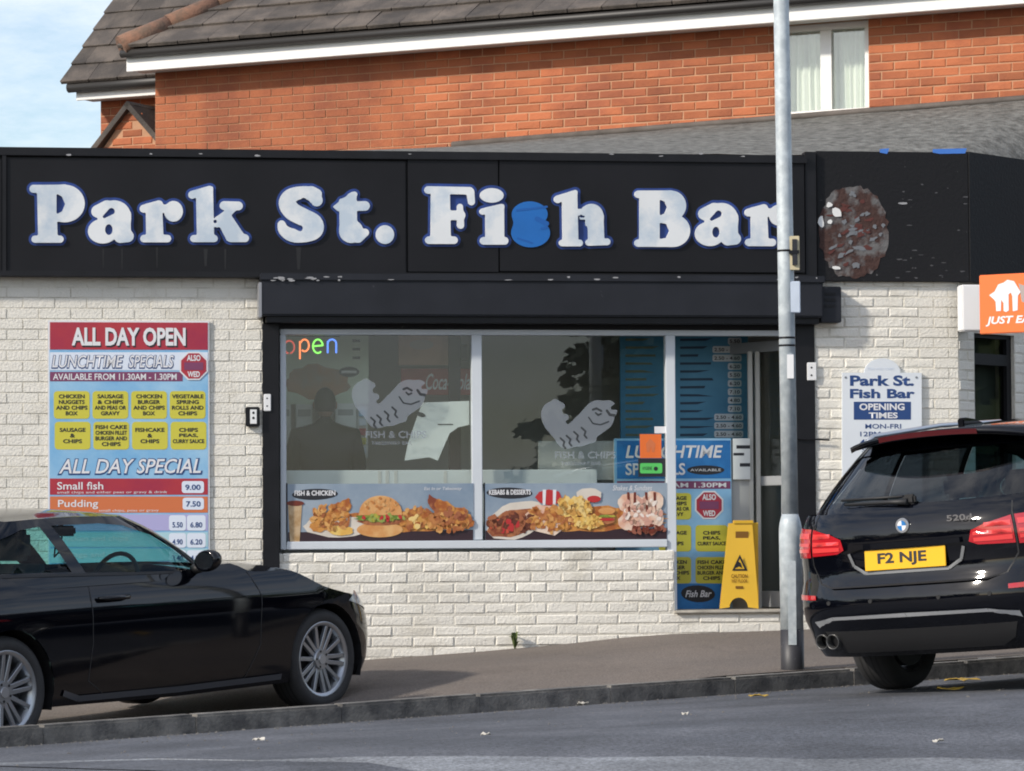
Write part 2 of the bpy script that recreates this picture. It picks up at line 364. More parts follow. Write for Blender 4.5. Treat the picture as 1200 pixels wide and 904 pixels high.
wall = bx('front_wall', M_mortar, shop, uL, uW0 - 0.003, 0.0, 0.22, -0.7, zTop, 0)
def fill_wall(u0, u1, z0, z1, y0=0.0, y1=0.22): return mk('wall_section', box(BM(), u0, u1, y0, y1, z0, z1), M_mortar, wall)
fill_wall(uW1 + 0.003, uR, -0.5, zTop)
fill_wall(uW0, uDr - 0.02, -0.5, zSill - 0.03, 0.02)
fill_wall(uDr - 0.02, uW1, -0.5, zTh - 0.022, 0.02)
BR = Bricks(wall, M_cream, 0.0258)
base = lambda u, z, l: z > zbase(u) - 0.05
zt0 = zSill - 0.075 * 18
BR.rows(F(-30, 500)[0], uW0 - 0.003, zt0, zFB + 0.02, base)
BR.rows(uW1 + 0.003, uR, zt0 + 0.03, zFB + 0.02, base, start=1)
BR2 = Bricks(wall, M_cream, 0.0456)
zStep = zSill - 0.02 - 0.075 * 6
BR2.rows(uW0 + 0.02, uDr - 0.02, zStep, zSill - 0.02, base)
zb0 = zTh - 0.02 - 0.075 * 6
# lower courses run on under the doorway, longer worn bricks
BR2.rows(uW0 + 0.02, uW1, zb0, zTh - 0.02, lambda u, z, l: base(u, z, l) and (u > uDr - 0.02 or z < zStep - 0.03), full=0.30)
BR.build(key=lambda b: (b[0] < F(-2, 500)[0], b[2] < F(100, 640)[1] - .1 and b[0] < uW0, abs(b[0] - 0.5)), limit=150)
BR2.build(key=lambda b: b[0], limit=150)
# fascia soffit timber, roof -----------------------------------------
zFT = F(500, 178, 0.10)[1]
uC = CORNER
# grey felt mono-pitch roof from behind the sign up to the house wall
bm = BM()
ft = [F.world(u, 0.02, zFT + 0.005 + dz) for u, dz in ((uL, 0), (F(480, 178)[0], 0), (uC, 0.02))]
sp_end = F.world(uC, 0.05, zFT) + Vector((SPD.x, SPD.y, 0)) * 3.0
def house_pt(x, y, o=0.06):
    u, z = G(x, y, o); return G.world(u, -o, z)
back = [house_pt(182, 196), house_pt(530, 172), house_pt(1200, 118), house_pt(1420, 101)]
pts = [ft[0], ft[1], ft[2], Vector((sp_end.x, sp_end.y, zFT + 0.02))]
inv = shop.matrix_basis.inverted()
def loc(p): return inv @ p
V1 = [bm.verts.new(loc(p)) for p in pts]; V2 = [bm.verts.new(loc(p)) for p in back]
for i in range(3): bm.faces.new((V1[i], V1[i + 1], V2[i + 1], V2[i]))
bmesh.ops.subdivide_edges(bm, edges=list(bm.edges), cuts=10, use_grid_fill=True)
for v_ in bm.verts: v_.co.z += 0.012 * math.sin(v_.co.x * 9 + v_.co.y * 5) * 0.5
mk('felt_roof', bm, M_felt, shop, smooth=True)
# lead flashing along the house wall
bm = BM(); tube(bm, [loc(p + Vector((0, 0, 0.015))) for p in back[1:]], 0.03, 6)
mk('flashing', bm, mat('dark_flashing', (0.10, 0.085, 0.075), 0.8, var=.3, scale=10), shop)
# splayed side wall ---------------------------------------------------
cw = F.world(uR, 0.0, 0)
def side_pt(s_, off, z): # along the splay from the corner, off = out of the wall
    n_ = Vector((SPD.y, -SPD.x)); return Vector((cw.x + SPD.x * s_ + n_.x * off, cw.y + SPD.y * s_ + n_.y * off, z))
side = empty('side_wall', loc(side_pt(0, 0, 0)), R(40)); side.parent = shop
def S_(x, y):   # sight line onto the splayed wall -> (s, z)
    d = ray(x, y); n_ = Vector((SPD.y, -SPD.x, 0)); t = (Vector((cw.x, cw.y, 0)) - CAM).dot(n_) / d.dot(n_); p = CAM + d * t
    return (p - Vector((cw.x, cw.y, 0))).dot(Vector((SPD.x, SPD.y, 0))), p.z
sD0, sD1 = S_(1142, 440)[0], S_(1189, 440)[0]
zD1 = S_(1165, 392)[1]
M_shade = M_cream
mk('wall_section', box(BM(), 0.0, sD0, 0.0, 0.2, -.3, zTop), M_mortar, side)
mk('wall_section', box(BM(), sD1, 4.0, 0.0, 0.2, -.3, zTop), M_mortar, side)
mk('wall_section', box(BM(), sD0, sD1, 0.0, 0.2, zD1, zTop), M_mortar, side)
SB = Bricks(side, M_cream, 0.0258)
SB.rows(0.0, sD0, 0.2, zFB, None); SB.rows(sD1, sD1 + 0.45, 0.2, zFB, None)
SB.build(key=lambda b: b[0])
sz = lambda y: S_(1165, y)[1]
bm = BM(); box(bm, sD0, sD0 + .05, .03, .1, .2, zD1); box(bm, sD1 - .06, sD1, .03, .1, .2, zD1); box(bm, sD0 + .05, sD1 - .06, .03, .1, sz(428), sz(415)); box(bm, sD0 + .05, sD1 - .06, .03, .1, zD1 - .03, zD1)
sw = mk('side_window', bm, M_black, side)
mk('pane', box(BM(), sD0 + .05, sD1 - .06, .06, .066, .2, sz(428)), glass_mat('side_glass', (.55, .58, .56), refl=1.2), sw)
mk('pane', box(BM(), sD0 + .05, sD1 - .06, .06, .066, sz(415), zD1 - .03), glass_mat('side_glass', (.55, .58, .56), refl=1.2), sw)
mk('blind', box(BM(), sD0 + .02, sD1 - .02, .16, .17, .2, zD1), mat('grey_curtain', (.30, .32, .31), .9, var=.35, scale=6), sw)

# window joinery -------------------------------------------------------
zWT = F(560, 386)[1]; yW = 0.07
win = empty('shop_window', (0, 0, 0)); win.parent = shop
um0, um1 = F(554, 500)[0], F(566, 500)[0]; ul0, ul1 = F(329, 500)[0], F(336, 500)[0]; ur0, ur1 = F(782, 500)[0], F(793, 500)[0]
zW0 = F(560, 634)[1]
bx('frame_top', M_frame, win, ul0, F(932, 386)[0], yW - .03, yW + .05, zWT - .04, zWT, .004)
bx('frame_side', M_frame, win, ul0, ul1, yW - .03, yW + .05, zSill, zWT - .041, .004)
bx('mullion', M_frame, win, um0, um1, yW - .03, yW + .05, zSill + .062, zWT - .041, .004)
bx('frame_side', M_frame, win, ur0, ur1, yW - .035, yW + .05, zTh, zWT - .041, .004)
bx('sill', M_frame, win, ul1, ur0, yW - .05, yW + .06, zSill, zSill + .058, .005)
for a, b in ((ul1, um0), (um1, ur0)):
    bx('pane', M_glass, win, a, b, yW + .012, yW + .018, zSill + .06, zWT - .042)
zHB = F(600, 380, 0.1)[1]
bx('lintel', M_blackp, shop, uW0 - .002, uW1 + .002, 0.03, .24, zWT, zTop)
# doorway --------------------------------------------------------------
M_dframe = mat('grey_door_frame', (.30, .31, .32), .45); M_paint_dark = mat('dark_door_paint', (.035, .035, .038), .5)
bx('door_jamb', M_frame, shop, F(919, 500)[0], F(931, 500)[0], .04, .12, zTh, zWT - .041, .004)
bx('threshold', mat('worn_step', (.45, .42, .36), .8, var=.3, scale=8, bump=.4), shop, uDr - .02, F(931, 700)[0], -.015, .9, zTh - .022, zTh, .006)
door = empty('door', loc(F.world(F(931, 500)[0], .14, 0)), R(180 - 64)); door.parent = shop   # leaf swung inwards
dh0, dh1, dw = zTh + .01, zWT - .06, .78
for nm, a in (('stile', (0, .07)), ('stile', (dw - .07, dw))): bx(nm, M_dframe, door, a[0], a[1], -.02, .02, dh0, dh1, .004)
for a in ((dh0, dh0 + .12), (dh0 + .9, dh0 + .97), (dh1 - .08, dh1)): bx('rail', M_dframe, door, .071, dw - .071, -.019, .019, a[0], a[1], .003)
bx('pane', M_glass, door, .07, dw - .07, -.003, .003, dh0 + .12, dh0 + .9); bx('pane', M_glass, door, .07, dw - .07, -.003, .003, dh0 + .97, dh1 - .08)
for xa_, xb_ in ((877.5, 882.5), (886, 891)): bx('inner_post', MATS['partition_cream'] if 'partition_cream' in MATS else mat('partition_cream', (.55, .54, .50), .6), shop, F(xa_, 500, -.42)[0], F(xb_, 500, -.42)[0], .42, .46, zTh, F(880, 412, -.42)[1], .003)
bm = BM(); tube(bm, [(dw - .035, .025, dh0 + .75), (dw - .035, .07, dh0 + .78), (dw - .035, .07, dh0 + 1.15), (dw - .035, .025, dh0 + 1.18)], .012, 8); mk('door_handle', bm, M_frame, door)

# interior ---------------------------------------------------------------
room = empty('shop_interior', (0, 0, 0)); room.parent = shop
M_inw = mat('interior_wall', (.62, .60, .57), .7, var=.08, scale=2); M_fl = mat('tiled_floor', (.55, .53, .50), .4, var=.1, scale=4); M_ceil = mat('interior_ceiling', (.85, .85, .84), .8)
yB = 2.9
bx('back_wall', M_inw, room, uW0 - .6, uR - .1, yB, yB + .1, zTh - .1, 3.0); bx('floor', M_fl, room, uW0 - .6, uR - .1, .24, yB, zTh - .1, zTh - .03)
bx('ceiling', M_ceil, room, uW0 - .6, uR - .1, .24, yB, zWT + .12, zWT + .2)
bx('side_wall', M_inw, room, uW0 - .7, uW0 - .6, .24, yB, zTh - .1, 3.0); bx('side_wall', M_inw, room, uR - .35, uR - .25, .24, yB, zTh - .1, 3.0)

# ================================================================ THE BRICK HOUSE BEHIND
M_ob = mat('orange_brick', (0.40, 0.125, 0.052), 0.85, col2=(0.29, 0.088, 0.042), scale=2.2, c2pos=(.45, .65), var=0.14, bump=0.5, bscale=50, rnd=0.2, vec='World', detail=9)
M_om = mat('pale_mortar', (0.46, 0.25, 0.145), 0.9, var=0.15, scale=14, bump=.3)
M_tile = mat('grey_roof_tile', (0.056, 0.047, 0.041), 0.8, col2=(0.115, 0.094, 0.078), scale=3.0, bump=0.7, bscale=45, rnd=0.25, var=.25, vec='World', detail=10)
M_ridge = mat('weathered_ridge_tile', (0.22, 0.115, 0.075), 0.9, col2=(0.13, 0.085, 0.06), scale=9, bump=.8, bscale=40, rnd=.2)
M_fas = mat('white_fascia_board', (0.80, 0.795, 0.77), 0.5, var=0.05, scale=3, col2=(.66, .65, .6), c2pos=(.68, .75))
M_gut = mat('black_gutter', (0.028, 0.026, 0.025), 0.5)
house = empty('brick_house', tuple(G.o), G.yaw, 'two-storey orange brick house with white fascia and grey tiled roof behind the shop', 'house')
hu0 = G(182, 130)[0]; hu1 = G(1420, 80)[0]
zE = G(600, 50, 0.30)[1]               # underside of the fascia
hz0 = G(600, 168)[1] - 1.2
huw0, huw1 = G(908, 80)[0], G(1018, 80)[0]; hzw0 = G(960, 133)[1] - .02; hzw1 = G(960, 27)[1]
hw = empty('wall', (0, 0, 0)); hw.parent = house
for a, b, c, d in ((hu0, huw0, hz0, zE + .3), (huw1, hu1, hz0, zE + .3), (huw0, huw1, hz0, hzw0), (huw0, huw1, hzw1 + .02, zE + .3)): mk('wall_section', box(BM(), a, b, 0, .25, c, d), M_om, hw)
HB = Bricks(hw, M_ob, 0.008, d=.014, yr=.0012)
nrow = 21; ztop_h = zE + 0.02
hzl = interp
def hclip(u, z, l): return z > interp(u, [(hu0, G(182, 182)[1]), (G(530, 172)[0], G(530, 182)[1]), (hu1, G(1200, 128)[1])]) - .06
zr0 = ztop_h - 0.075 * nrow
kw = int((hzw0 - .035 - zr0) / 0.075)
HB.rows(hu0, huw0, zr0, ztop_h, hclip); HB.rows(huw1, G(1230, 80)[0], zr0, ztop_h, hclip, start=1); HB.rows(huw0, huw1, zr0, zr0 + kw * 0.075, hclip)
HB.build(key=lambda b: -b[0])
# left return of the wall
mk('wall_section', box(BM(), hu0, hu0 + .25, .25, 3.0, hz0, zE + .25), M_om, hw)
# window
hwn = empty('window', (0, 0, 0)); hwn.parent = house
bm = BM(); fw = .055; um = (G(962, 80)[0] + G(968, 80)[0]) / 2
for a, b, c, d in ((huw0, huw1, hzw1 - fw, hzw1), (huw0, huw1, hzw0, hzw0 + fw), (huw0, huw0 + fw, hzw0 + fw, hzw1 - fw), (huw1 - fw, huw1, hzw0 + fw, hzw1 - fw), (um - .05, um + .05, hzw0 + fw, hzw1 - fw)): box(bm, a + .001, b - .001, .06, .12, c + .001, d - .001)
mk('frame', bm, mat('white_upvc', (.80, .80, .78), .35), hwn)
M_hg = glass_mat('house_glass', (.95, .97, .96), refl=3.0)
for a, b in ((huw0 + fw, um - .05), (um + .05, huw1 - fw)):
    mk('pane', box(BM(), a, b, .09, .096, hzw0 + fw, hzw1 - fw), M_hg, hwn)
bm = BM(); N = 40
for k_ in (0, 1):
    a, b = ((huw0, um), (um, huw1))[k_]; top = []; bot = []
    for i in range(N + 1):
        uu = lerp(a, b, i / N); yy = .19 + .02 * math.sin(i * 1.3 + k_) + .01 * math.sin(i * 2.9)
        top.append(bm.verts.new((uu, yy, hzw1))); bot.append(bm.verts.new((uu + .05 * (1 if k_ == 0 else -1) * (i / N - .5), yy, hzw0)))
    for i in range(N): f = bm.faces.new((bot[i], bot[i + 1], top[i + 1], top[i])); f.smooth = True
mk('curtain', bm, mat('sky_reflection_curtain', (.86, .90, .80), .9, var=.12, scale=3), hwn)  # curtain coloured pale to stand in for bright sky mirrored in the panes
mk('sill', box(BM(), huw0 - .03, huw1 + .03, -.03, .05, hzw0 - .035, hzw0 - .002), MATS['white_upvc'], hwn)
# eaves: fascia, gutter, tiles
OV = 0.30; hfl = G(148, 80, OV)[0]
zFt = zE + 0.15
bx('fascia', M_fas, house, hfl, hu1, -OV, -OV + .025, zE, zFt, .004)
bx('soffit', M_fas, house, hfl, hu1, -OV + .026, 0.0, zE + .02, zE + .04)
bm = BM(); tube(bm, [(hfl - .02, -OV - .05, zFt + .01), (hu1, -OV - .05, zFt + .01)], .038, 10); mk('gutter', bm, M_gut, house)
PT = R(33); EX = 0.335
tile_bm = BM(); box(tile_bm, -.160, .160, -.02, .37, 0, .020)
for v_ in tile_bm.verts:
    if v_.co.y < .1 : v_.co.z += .030 if v_.co.z > .01 else .010
bmesh.ops.bevel(tile_bm, geom=[e for e in tile_bm.edges if all(v_.co.y < .1 for v_ in e.verts)], offset=.006, segments=1, affect='EDGES')
tme = bpy.data.meshes.new('roof_tile'); tile_bm.to_mesh(tme); tile_bm.free(); tme.materials.append(M_tile)
def tiles(parent, u0, u1, y0, z0, rows, start_of_row, pitch=PT, wdt=.325, limit=160, EX=EX):
    n = 0
    for r in range(rows):
        a = start_of_row(r); u = a + (wdt / 2 if r % 2 else 0)
        if r % 2: o_ = link('tile', tme, None, parent, (a + .08, y0 + r * EX * math.cos(pitch), z0 + r * EX * math.sin(pitch)), (pitch, 0, 0)); o_.scale = (.5, 1, 1)
        while u < u1:
            if n >= limit: return
            link('tile', tme, None, parent, (u + .16, y0 + r * EX * math.cos(pitch), z0 + r * EX * math.sin(pitch) + random.uniform(-.003, .003)), (pitch + random.uniform(-.012, .012), random.uniform(-.01, .01), random.uniform(-.006, .006)))
            u += wdt; n += 1
roof = empty('roof', (0, 0, 0)); roof.parent = house
def roof_plane(name, u0a, u1a, y0, z0, length, parent, skew=0.0, PT=PT):
    bm = BM(); L_ = length
    P = [(u0a, y0, z0), (u1a, y0, z0), (u1a, y0 + L_ * math.cos(PT), z0 + L_ * math.sin(PT)), (u0a + skew * L_, y0 + L_ * math.cos(PT), z0 + L_ * math.sin(PT))]
    bm.faces.new([bm.verts.new(p) for p in P]); return mk(name, bm, M_gut, parent)
ry, rz_ = -OV - .06, zFt + .055
HS = 0.78                                   # hip line runs this far sideways for each metre up the slope
roof_plane('underlay', hfl, hu1, ry + .02, rz_ - .03, 7, roof, HS)
tiles(roof, hfl, hu1 - 2.2, ry, rz_, 6, lambda r: hfl + HS * EX * r - .04)
# hip: weathered half-round ridge tiles climbing to the right
hd = Vector((HS, math.cos(PT), math.sin(PT))); p0 = Vector((hfl - .02, ry, rz_ + .02)); 
for i in range(5):
    a = p0 + hd * (i * .40); b = p0 + hd * (i * .40 + .425); bm = BM(); cyl(bm, a, b, .105, .095, 12)
    mk('ridge_tile', bm, M_ridge, roof)
# left wing, set back
wing = empty('left_wing', (0, 0, 0)); wing.parent = house
wy = 1.15
def GW(x, y, back): return G(x, y, -back)
wu0, wz0 = GW(84, 104, wy - OV); wzE = wz0 - .02
wcol = GW(118, 150, wy)[0]
bx('wing_wall', M_om, wing, wcol, hu0 + .3, wy, wy + .2, hz0, wzE + .1)
WB = Bricks(wing, M_ob, wy + .008, d=.014)
WB.rows(wcol, hu0 + .1, wzE - .075 * 10, wzE + .0); WB.build(key=lambda b: b[0])
bx('wing_fascia', M_fas, wing, wu0 + .05, hu0 + .4, wy - OV, wy - OV + .025, wzE - .10, wzE, .003)
bx('wing_soffit', M_fas, wing, wu0 + .05, hu0 + .4, wy - OV + .026, wy, wzE - .08, wzE - .06)
bm = BM(); tube(bm, [(wu0, wy - OV - .05, wzE + .02), (hu0 + .4, wy - OV - .05, wzE + .02)], .05, 10); mk('gutter', bm, M_gut, wing)
WS = 0.0; WP = R(45); WEX = .275
wr = empty('wing_roof', (0, 0, 0)); wr.parent = wing
roof_plane('underlay', wu0 - .03, hu0 + 2.5, wy - OV - .05, wzE + .03, 6, wr, WS, WP)
tiles(wr, wu0, hu0 + 1.6, wy - OV - .07, wzE + .06, 8, lambda r: wu0 - .06 + WS * EX * r, WP, .325, 100, WEX)
# small brick gable in the corner
gab = empty('porch_gable', (0, 0, 0)); gab.parent = wing
gy = .45
ga, gb, gc = GW(108, 176, gy), GW(152, 119, gy), GW(184, 142, gy)
gx = 2 * gb[0] - ga[0]
bm = BM(); prism(bm, [(ga[0] + .1, ga[1] - .3), (gx, ga[1] - .3), (gx, ga[1]), (gb[0], gb[1] - .06), (ga[0] + .1, ga[1])], gy + .02, gy + .3); mk('gable_wall', bm, M_om, gab)
GBk = Bricks(gab, M_ob, gy + .028, d=.014)
GBk.rows(ga[0] + .1, hu0, ga[1] - .2, gb[1] - .08, lambda u, z, l: z + .04 < lerp(ga[1], gb[1], (u - ga[0]) / (gb[0] - ga[0])) - .08 if u < gb[0] else z < lerp(gb[1], ga[1], (u - gb[0]) / (gx - gb[0])) - .1); GBk.build(key=lambda b: b[0])
for a, b in (((ga[0], ga[1]), (gb[0], gb[1])), ((gb[0], gb[1]), (gx, ga[1]))):
    dx, dz = b[0] - a[0], b[1] - a[1]; l_ = math.hypot(dx, dz); nx, nz_ = -dz / l_ * .05, dx / l_ * .05
    bm = BM(); prism(bm, [(a[0] - nx, a[1] - nz_), (b[0] - nx, b[1] - nz_), (b[0], b[1]), (a[0], a[1])], gy - .05, gy + .7); mk('verge_tile', bm, M_tile, gab)

# ================================================================ LETTER SHAPES (drawn from strokes, traced to outlines)
class Glyph:
    """letter drawn from rounded strokes; coordinates in the drawing's own pixels, y down"""
    def __init__(s, x0, x1, y0, y1, step=2.0):
        s.x0, s.y0, s.st = x0, y0, step
        s.X, s.Y = np.meshgrid(np.arange(x0, x1 + step, step), np.arange(y0, y1 + step, step)); s.D = np.full(s.X.shape, 1e3)
    def smin(s, d, k):
        h = np.clip(.5 + .5 * (d - s.D) / k, 0, 1); s.D = d + (s.D - d) * h - k * h * (1 - h)
    def cap(s, x0, y0, x1, y1, r0, r1=None, k=8):
        r1 = r0 if r1 is None else r1; dx, dy = x1 - x0, y1 - y0; l2 = dx * dx + dy * dy + 1e-9
        t = np.clip(((s.X - x0) * dx + (s.Y - y0) * dy) / l2, 0, 1); s.smin(np.hypot(s.X - x0 - t * dx, s.Y - y0 - t * dy) - (r0 + (r1 - r0) * t), k); return s
    def ell_d(s, cx, cy, rx, ry):
        q = np.hypot((s.X - cx) / rx, (s.Y - cy) / ry) + 1e-6; g = np.hypot((s.X - cx) / rx**2, (s.Y - cy) / ry**2) + 1e-6; return q * (q - 1) / g
    def ell(s, cx, cy, rx, ry, k=8): s.smin(s.ell_d(cx, cy, rx, ry), k); return s
    def cut(s, cx, cy, rx, ry): s.D = np.maximum(s.D, -s.ell_d(cx, cy, rx, ry)); return s
    def poly_d(s, P):
        d = np.full(s.X.shape, 1e9); sg = np.ones(s.X.shape); n = len(P)
        for i in range(n):
            (ax, ay), (bx_, by_) = P[i], P[(i + 1) % n]; ex, ey = bx_ - ax, by_ - ay; wx, wy_ = s.X - ax, s.Y - ay
            t = np.clip((wx * ex + wy_ * ey) / (ex * ex + ey * ey + 1e-9), 0, 1); d = np.minimum(d, (wx - ex * t)**2 + (wy_ - ey * t)**2)
            c1, c2, c3 = s.Y >= ay, s.Y < by_, ex * wy_ > ey * wx
            sg = np.where((c1 & c2 & c3) | (~c1 & ~c2 & ~c3), -sg, sg)
        return sg * np.sqrt(d)
    def poly(s, P, r=4, k=8): s.smin(s.poly_d(P) - r, k); return s
    def pcut(s, P, r=3): s.D = np.maximum(s.D, -(s.poly_d(P) - r)); return s
    def capcut(s, x0, y0, x1, y1, r0, r1=None):
        o = s.D; s.D = np.full(s.X.shape, 1e3); s.cap(x0, y0, x1, y1, r0, r1); c = s.D; s.D = np.maximum(o, -c); return s
    def loops(s, iso=0.0, tol=0.5):
        D = s.D - iso - 0.00371; ny, nx = D.shape; seg = {}
        def pt(i, j, i2, j2):
            a, b = D[i, j], D[i2, j2]; t = a / (a - b); return (round(s.x0 + s.st * (j + (j2 - j) * t), 3), round(s.y0 + s.st * (i + (i2 - i) * t), 3))
        I, J = np.where((np.minimum(np.minimum(D[:-1, :-1], D[1:, :-1]), np.minimum(D[:-1, 1:], D[1:, 1:])) < 0) & (np.maximum(np.maximum(D[:-1, :-1], D[1:, :-1]), np.maximum(D[:-1, 1:], D[1:, 1:])) >= 0))
        for i, j in zip(I, J):
            c = [(i, j), (i, j + 1), (i + 1, j + 1), (i + 1, j)]; s_ = [D[p] < 0 for p in c]; cr_in, cr_out = [], []
            for e in range(4):
                a, b = c[e], c[(e + 1) % 4]
                if s_[e] and not s_[(e + 1) % 4]: cr_out.append(pt(*a, *b))
                elif not s_[e] and s_[(e + 1) % 4]: cr_in.append(pt(*b, *a))
            for p, q_ in zip(cr_out, cr_in): seg[p] = q_
        out = []
        while seg:
            st = next(iter(seg)); lp = [st]; cur = seg.pop(st)
            while cur != st and cur in seg: lp.append(cur); cur = seg.pop(cur)
            if len(lp) < 6: continue
            res = [lp[0]]
            for p in lp[1:]:
                if math.hypot(p[0] - res[-1][0], p[1] - res[-1][1]) > tol * s.st * 2: res.append(p)
            ar = abs(sum(res[i][0] * res[(i + 1) % len(res)][1] - res[(i + 1) % len(res)][0] * res[i][1] for i in range(len(res)))) / 2
            if len(res) >= 5 and ar > 120: out.append(res)
        return out
def glyph_P():
    g = Glyph(30, 380, 40, 400); g.poly([(106, 90), (190, 90), (198, 345), (112, 345)], 6); g.cap(82, 92, 235, 92, 20); g.cap(90, 345, 216, 345, 18)
    g.ell(240, 166, 100, 94, 6); g.poly([(150, 84), (240, 78), (240, 250), (150, 250)], 5); g.pcut([(203, 124), (222, 135), (236, 168), (222, 202), (203, 212)], 5); return g
def glyph_a():
    g = Glyph(325, 620, 120, 400); g.ell(488, 232, 84, 82, 6); g.poly([(490, 210), (564, 215), (566, 330), (494, 335)], 6); g.cap(404, 205, 450, 180, 31, 30)
    g.ell(430, 305, 74, 62, 4); g.cap(520, 330, 556, 330, 34, 30); g.cap(455, 272, 520, 285, 30)
    g.cut(461, 297, 19, 27); g.capcut(438, 232, 474, 205, 8, 17); g.capcut(488, 372, 488, 352, 8, 3); return g
def glyph_r():
    g = Glyph(590, 860, 125, 390); g.poly([(652, 175), (722, 165), (730, 340), (655, 340)], 6); g.cap(636, 192, 712, 170, 20); g.cap(638, 342, 755, 342, 19)
    g.ell(786, 205, 47, 52, 10); g.cap(725, 190, 780, 195, 20); return g
def glyph_k():
    g = Glyph(835, 1190, 50, 390); g.poly([(905, 115), (978, 88), (984, 340), (910, 340)], 6); g.cap(880, 122, 966, 92, 20, 15); g.cap(888, 342, 990, 342, 18)
    g.cap(1040, 176, 1112, 178, 22); g.cap(1005, 262, 1085, 190, 24, 18); g.poly([(1005, 240), (1060, 215), (1140, 335), (1060, 345)], 8); g.cap(1075, 340, 1145, 340, 20); g.cut(995, 256, 9, 9); return g
def glyph_S():
    g = Glyph(30, 340, 50, 400); P = [(262, 150, 34), (235, 118, 38), (180, 112, 36), (130, 130, 42), (115, 165, 48), (140, 205, 50), (195, 235, 50), (245, 265, 52), (245, 300, 52), (200, 325, 40), (140, 325, 38), (98, 300, 30), (86, 270, 22)]
    Q = []
    for i in range(len(P) - 1):
        p0, p1, p2, p3 = P[max(i - 1, 0)], P[i], P[i + 1], P[min(i + 2, len(P) - 1)]
        for k_ in range(4):
            t = k_ / 4; Q.append(tuple(.5 * (2 * p1[j] + (p2[j] - p0[j]) * t + (2 * p0[j] - 5 * p1[j] + 4 * p2[j] - p3[j]) * t * t + (3 * p1[j] - p0[j] - 3 * p2[j] + p3[j]) * t**3) for j in range(3)))
    Q.append(P[-1])
    for a, b in zip(Q, Q[1:]): g.cap(a[0], a[1], b[0], b[1], a[2] * .88, b[2] * .88, k=2)
    g.cap(238, 110, 262, 118, 30, 26); g.capcut(196, 152, 232, 172, 15, 9); g.capcut(122, 268, 178, 290, 9, 15); return g
def glyph_t():
    g = Glyph(310, 550, 80, 400); g.poly([(384, 150), (454, 135), (458, 290), (386, 290)], 8); g.cap(430, 130, 452, 120, 14); g.poly([(352, 182), (440, 115), (450, 195), (370, 198)], 6); g.cap(400, 180, 505, 178, 24); g.ell(436, 306, 60, 58); g.cap(470, 335, 505, 312, 28, 20); return g
def glyph_dot():
    g = Glyph(530, 680, 250, 400); g.ell(605, 322, 46, 47); return g
def glyph_F():
    g = Glyph(770, 1090, 50, 410); g.poly([(842, 100), (925, 100), (930, 345), (840, 345)], 6); g.cap(822, 98, 1030, 102, 19, k=4); g.cap(1034, 110, 1040, 158, 20, 17); g.cap(826, 350, 952, 350, 19); g.cap(925, 225, 985, 225, 24); g.cap(982, 182, 985, 275, 15, 18); return g
def glyph_i():
    g = Glyph(50, 350, 110, 660); g.ell(186, 206, 98, 60, 1); g.poly([(140, 320), (280, 290), (282, 560), (142, 560)], 8); g.cap(110, 340, 262, 300, 26, 22, k=16); g.cap(120, 582, 292, 582, 32); return g
def glyph_s_blue():
    g = Glyph(320, 700, 230, 680); g.ell(500, 362, 148, 106, 10); g.ell(508, 518, 160, 118, 30); g.poly([(380, 380), (460, 380), (460, 520), (372, 520)], 8, k=30); g.capcut(690, 424, 648, 428, 14, 4); return g
def glyph_h():
    g = Glyph(660, 1200, 120, 670); g.poly([(775, 230), (885, 175), (895, 590), (780, 590)], 8); g.cap(732, 238, 872, 180, 32, 18, k=16); g.cap(770, 600, 912, 600, 28)
    g.poly([(990, 380), (1100, 380), (1108, 580), (995, 580)], 10); g.ell(1010, 372, 98, 96, 20); g.cap(990, 595, 1140, 590, 28); g.capcut(925, 378, 945, 378, 12); g.pcut([(908, 410), (955, 410), (970, 560), (940, 575), (916, 560)], 4); g.cap(885, 345, 960, 345, 26, 30, k=4); g.cut(925, 376, 14, 10); return g
def glyph_B():
    g = Glyph(50, 460, 90, 520); g.poly([(112, 150), (240, 140), (240, 470), (112, 470)], 6); g.cap(98, 152, 300, 152, 24); g.cap(98, 464, 300, 464, 24); g.ell(310, 225, 94, 96, 6); g.ell(320, 385, 110, 104, 6); g.poly([(200, 140), (310, 135), (320, 480), (200, 480)], 4)
    g.pcut([(242, 195), (262, 205), (276, 235), (262, 268), (242, 278)], 7); g.pcut([(242, 342), (272, 348), (290, 386), (272, 424), (242, 430)], 7); return g
def glyph_a2(): return glyph_a()
LET = [(glyph_P, 4.286, 20, 200), (glyph_a, 4.286, 20, 200), (glyph_r, 4.286, 20, 200), (glyph_k, 4.286, 20, 200), (glyph_S, 4.286, 310, 200), (glyph_t, 4.286, 310, 200), (glyph_dot, 4.286, 310, 200), (glyph_F, 4.286, 310, 200),
       (glyph_i, 7.06, 550, 200), (glyph_s_blue, 7.06, 550, 200), (glyph_h, 7.06, 550, 200), (glyph_B, 5.4545, 730, 200)]

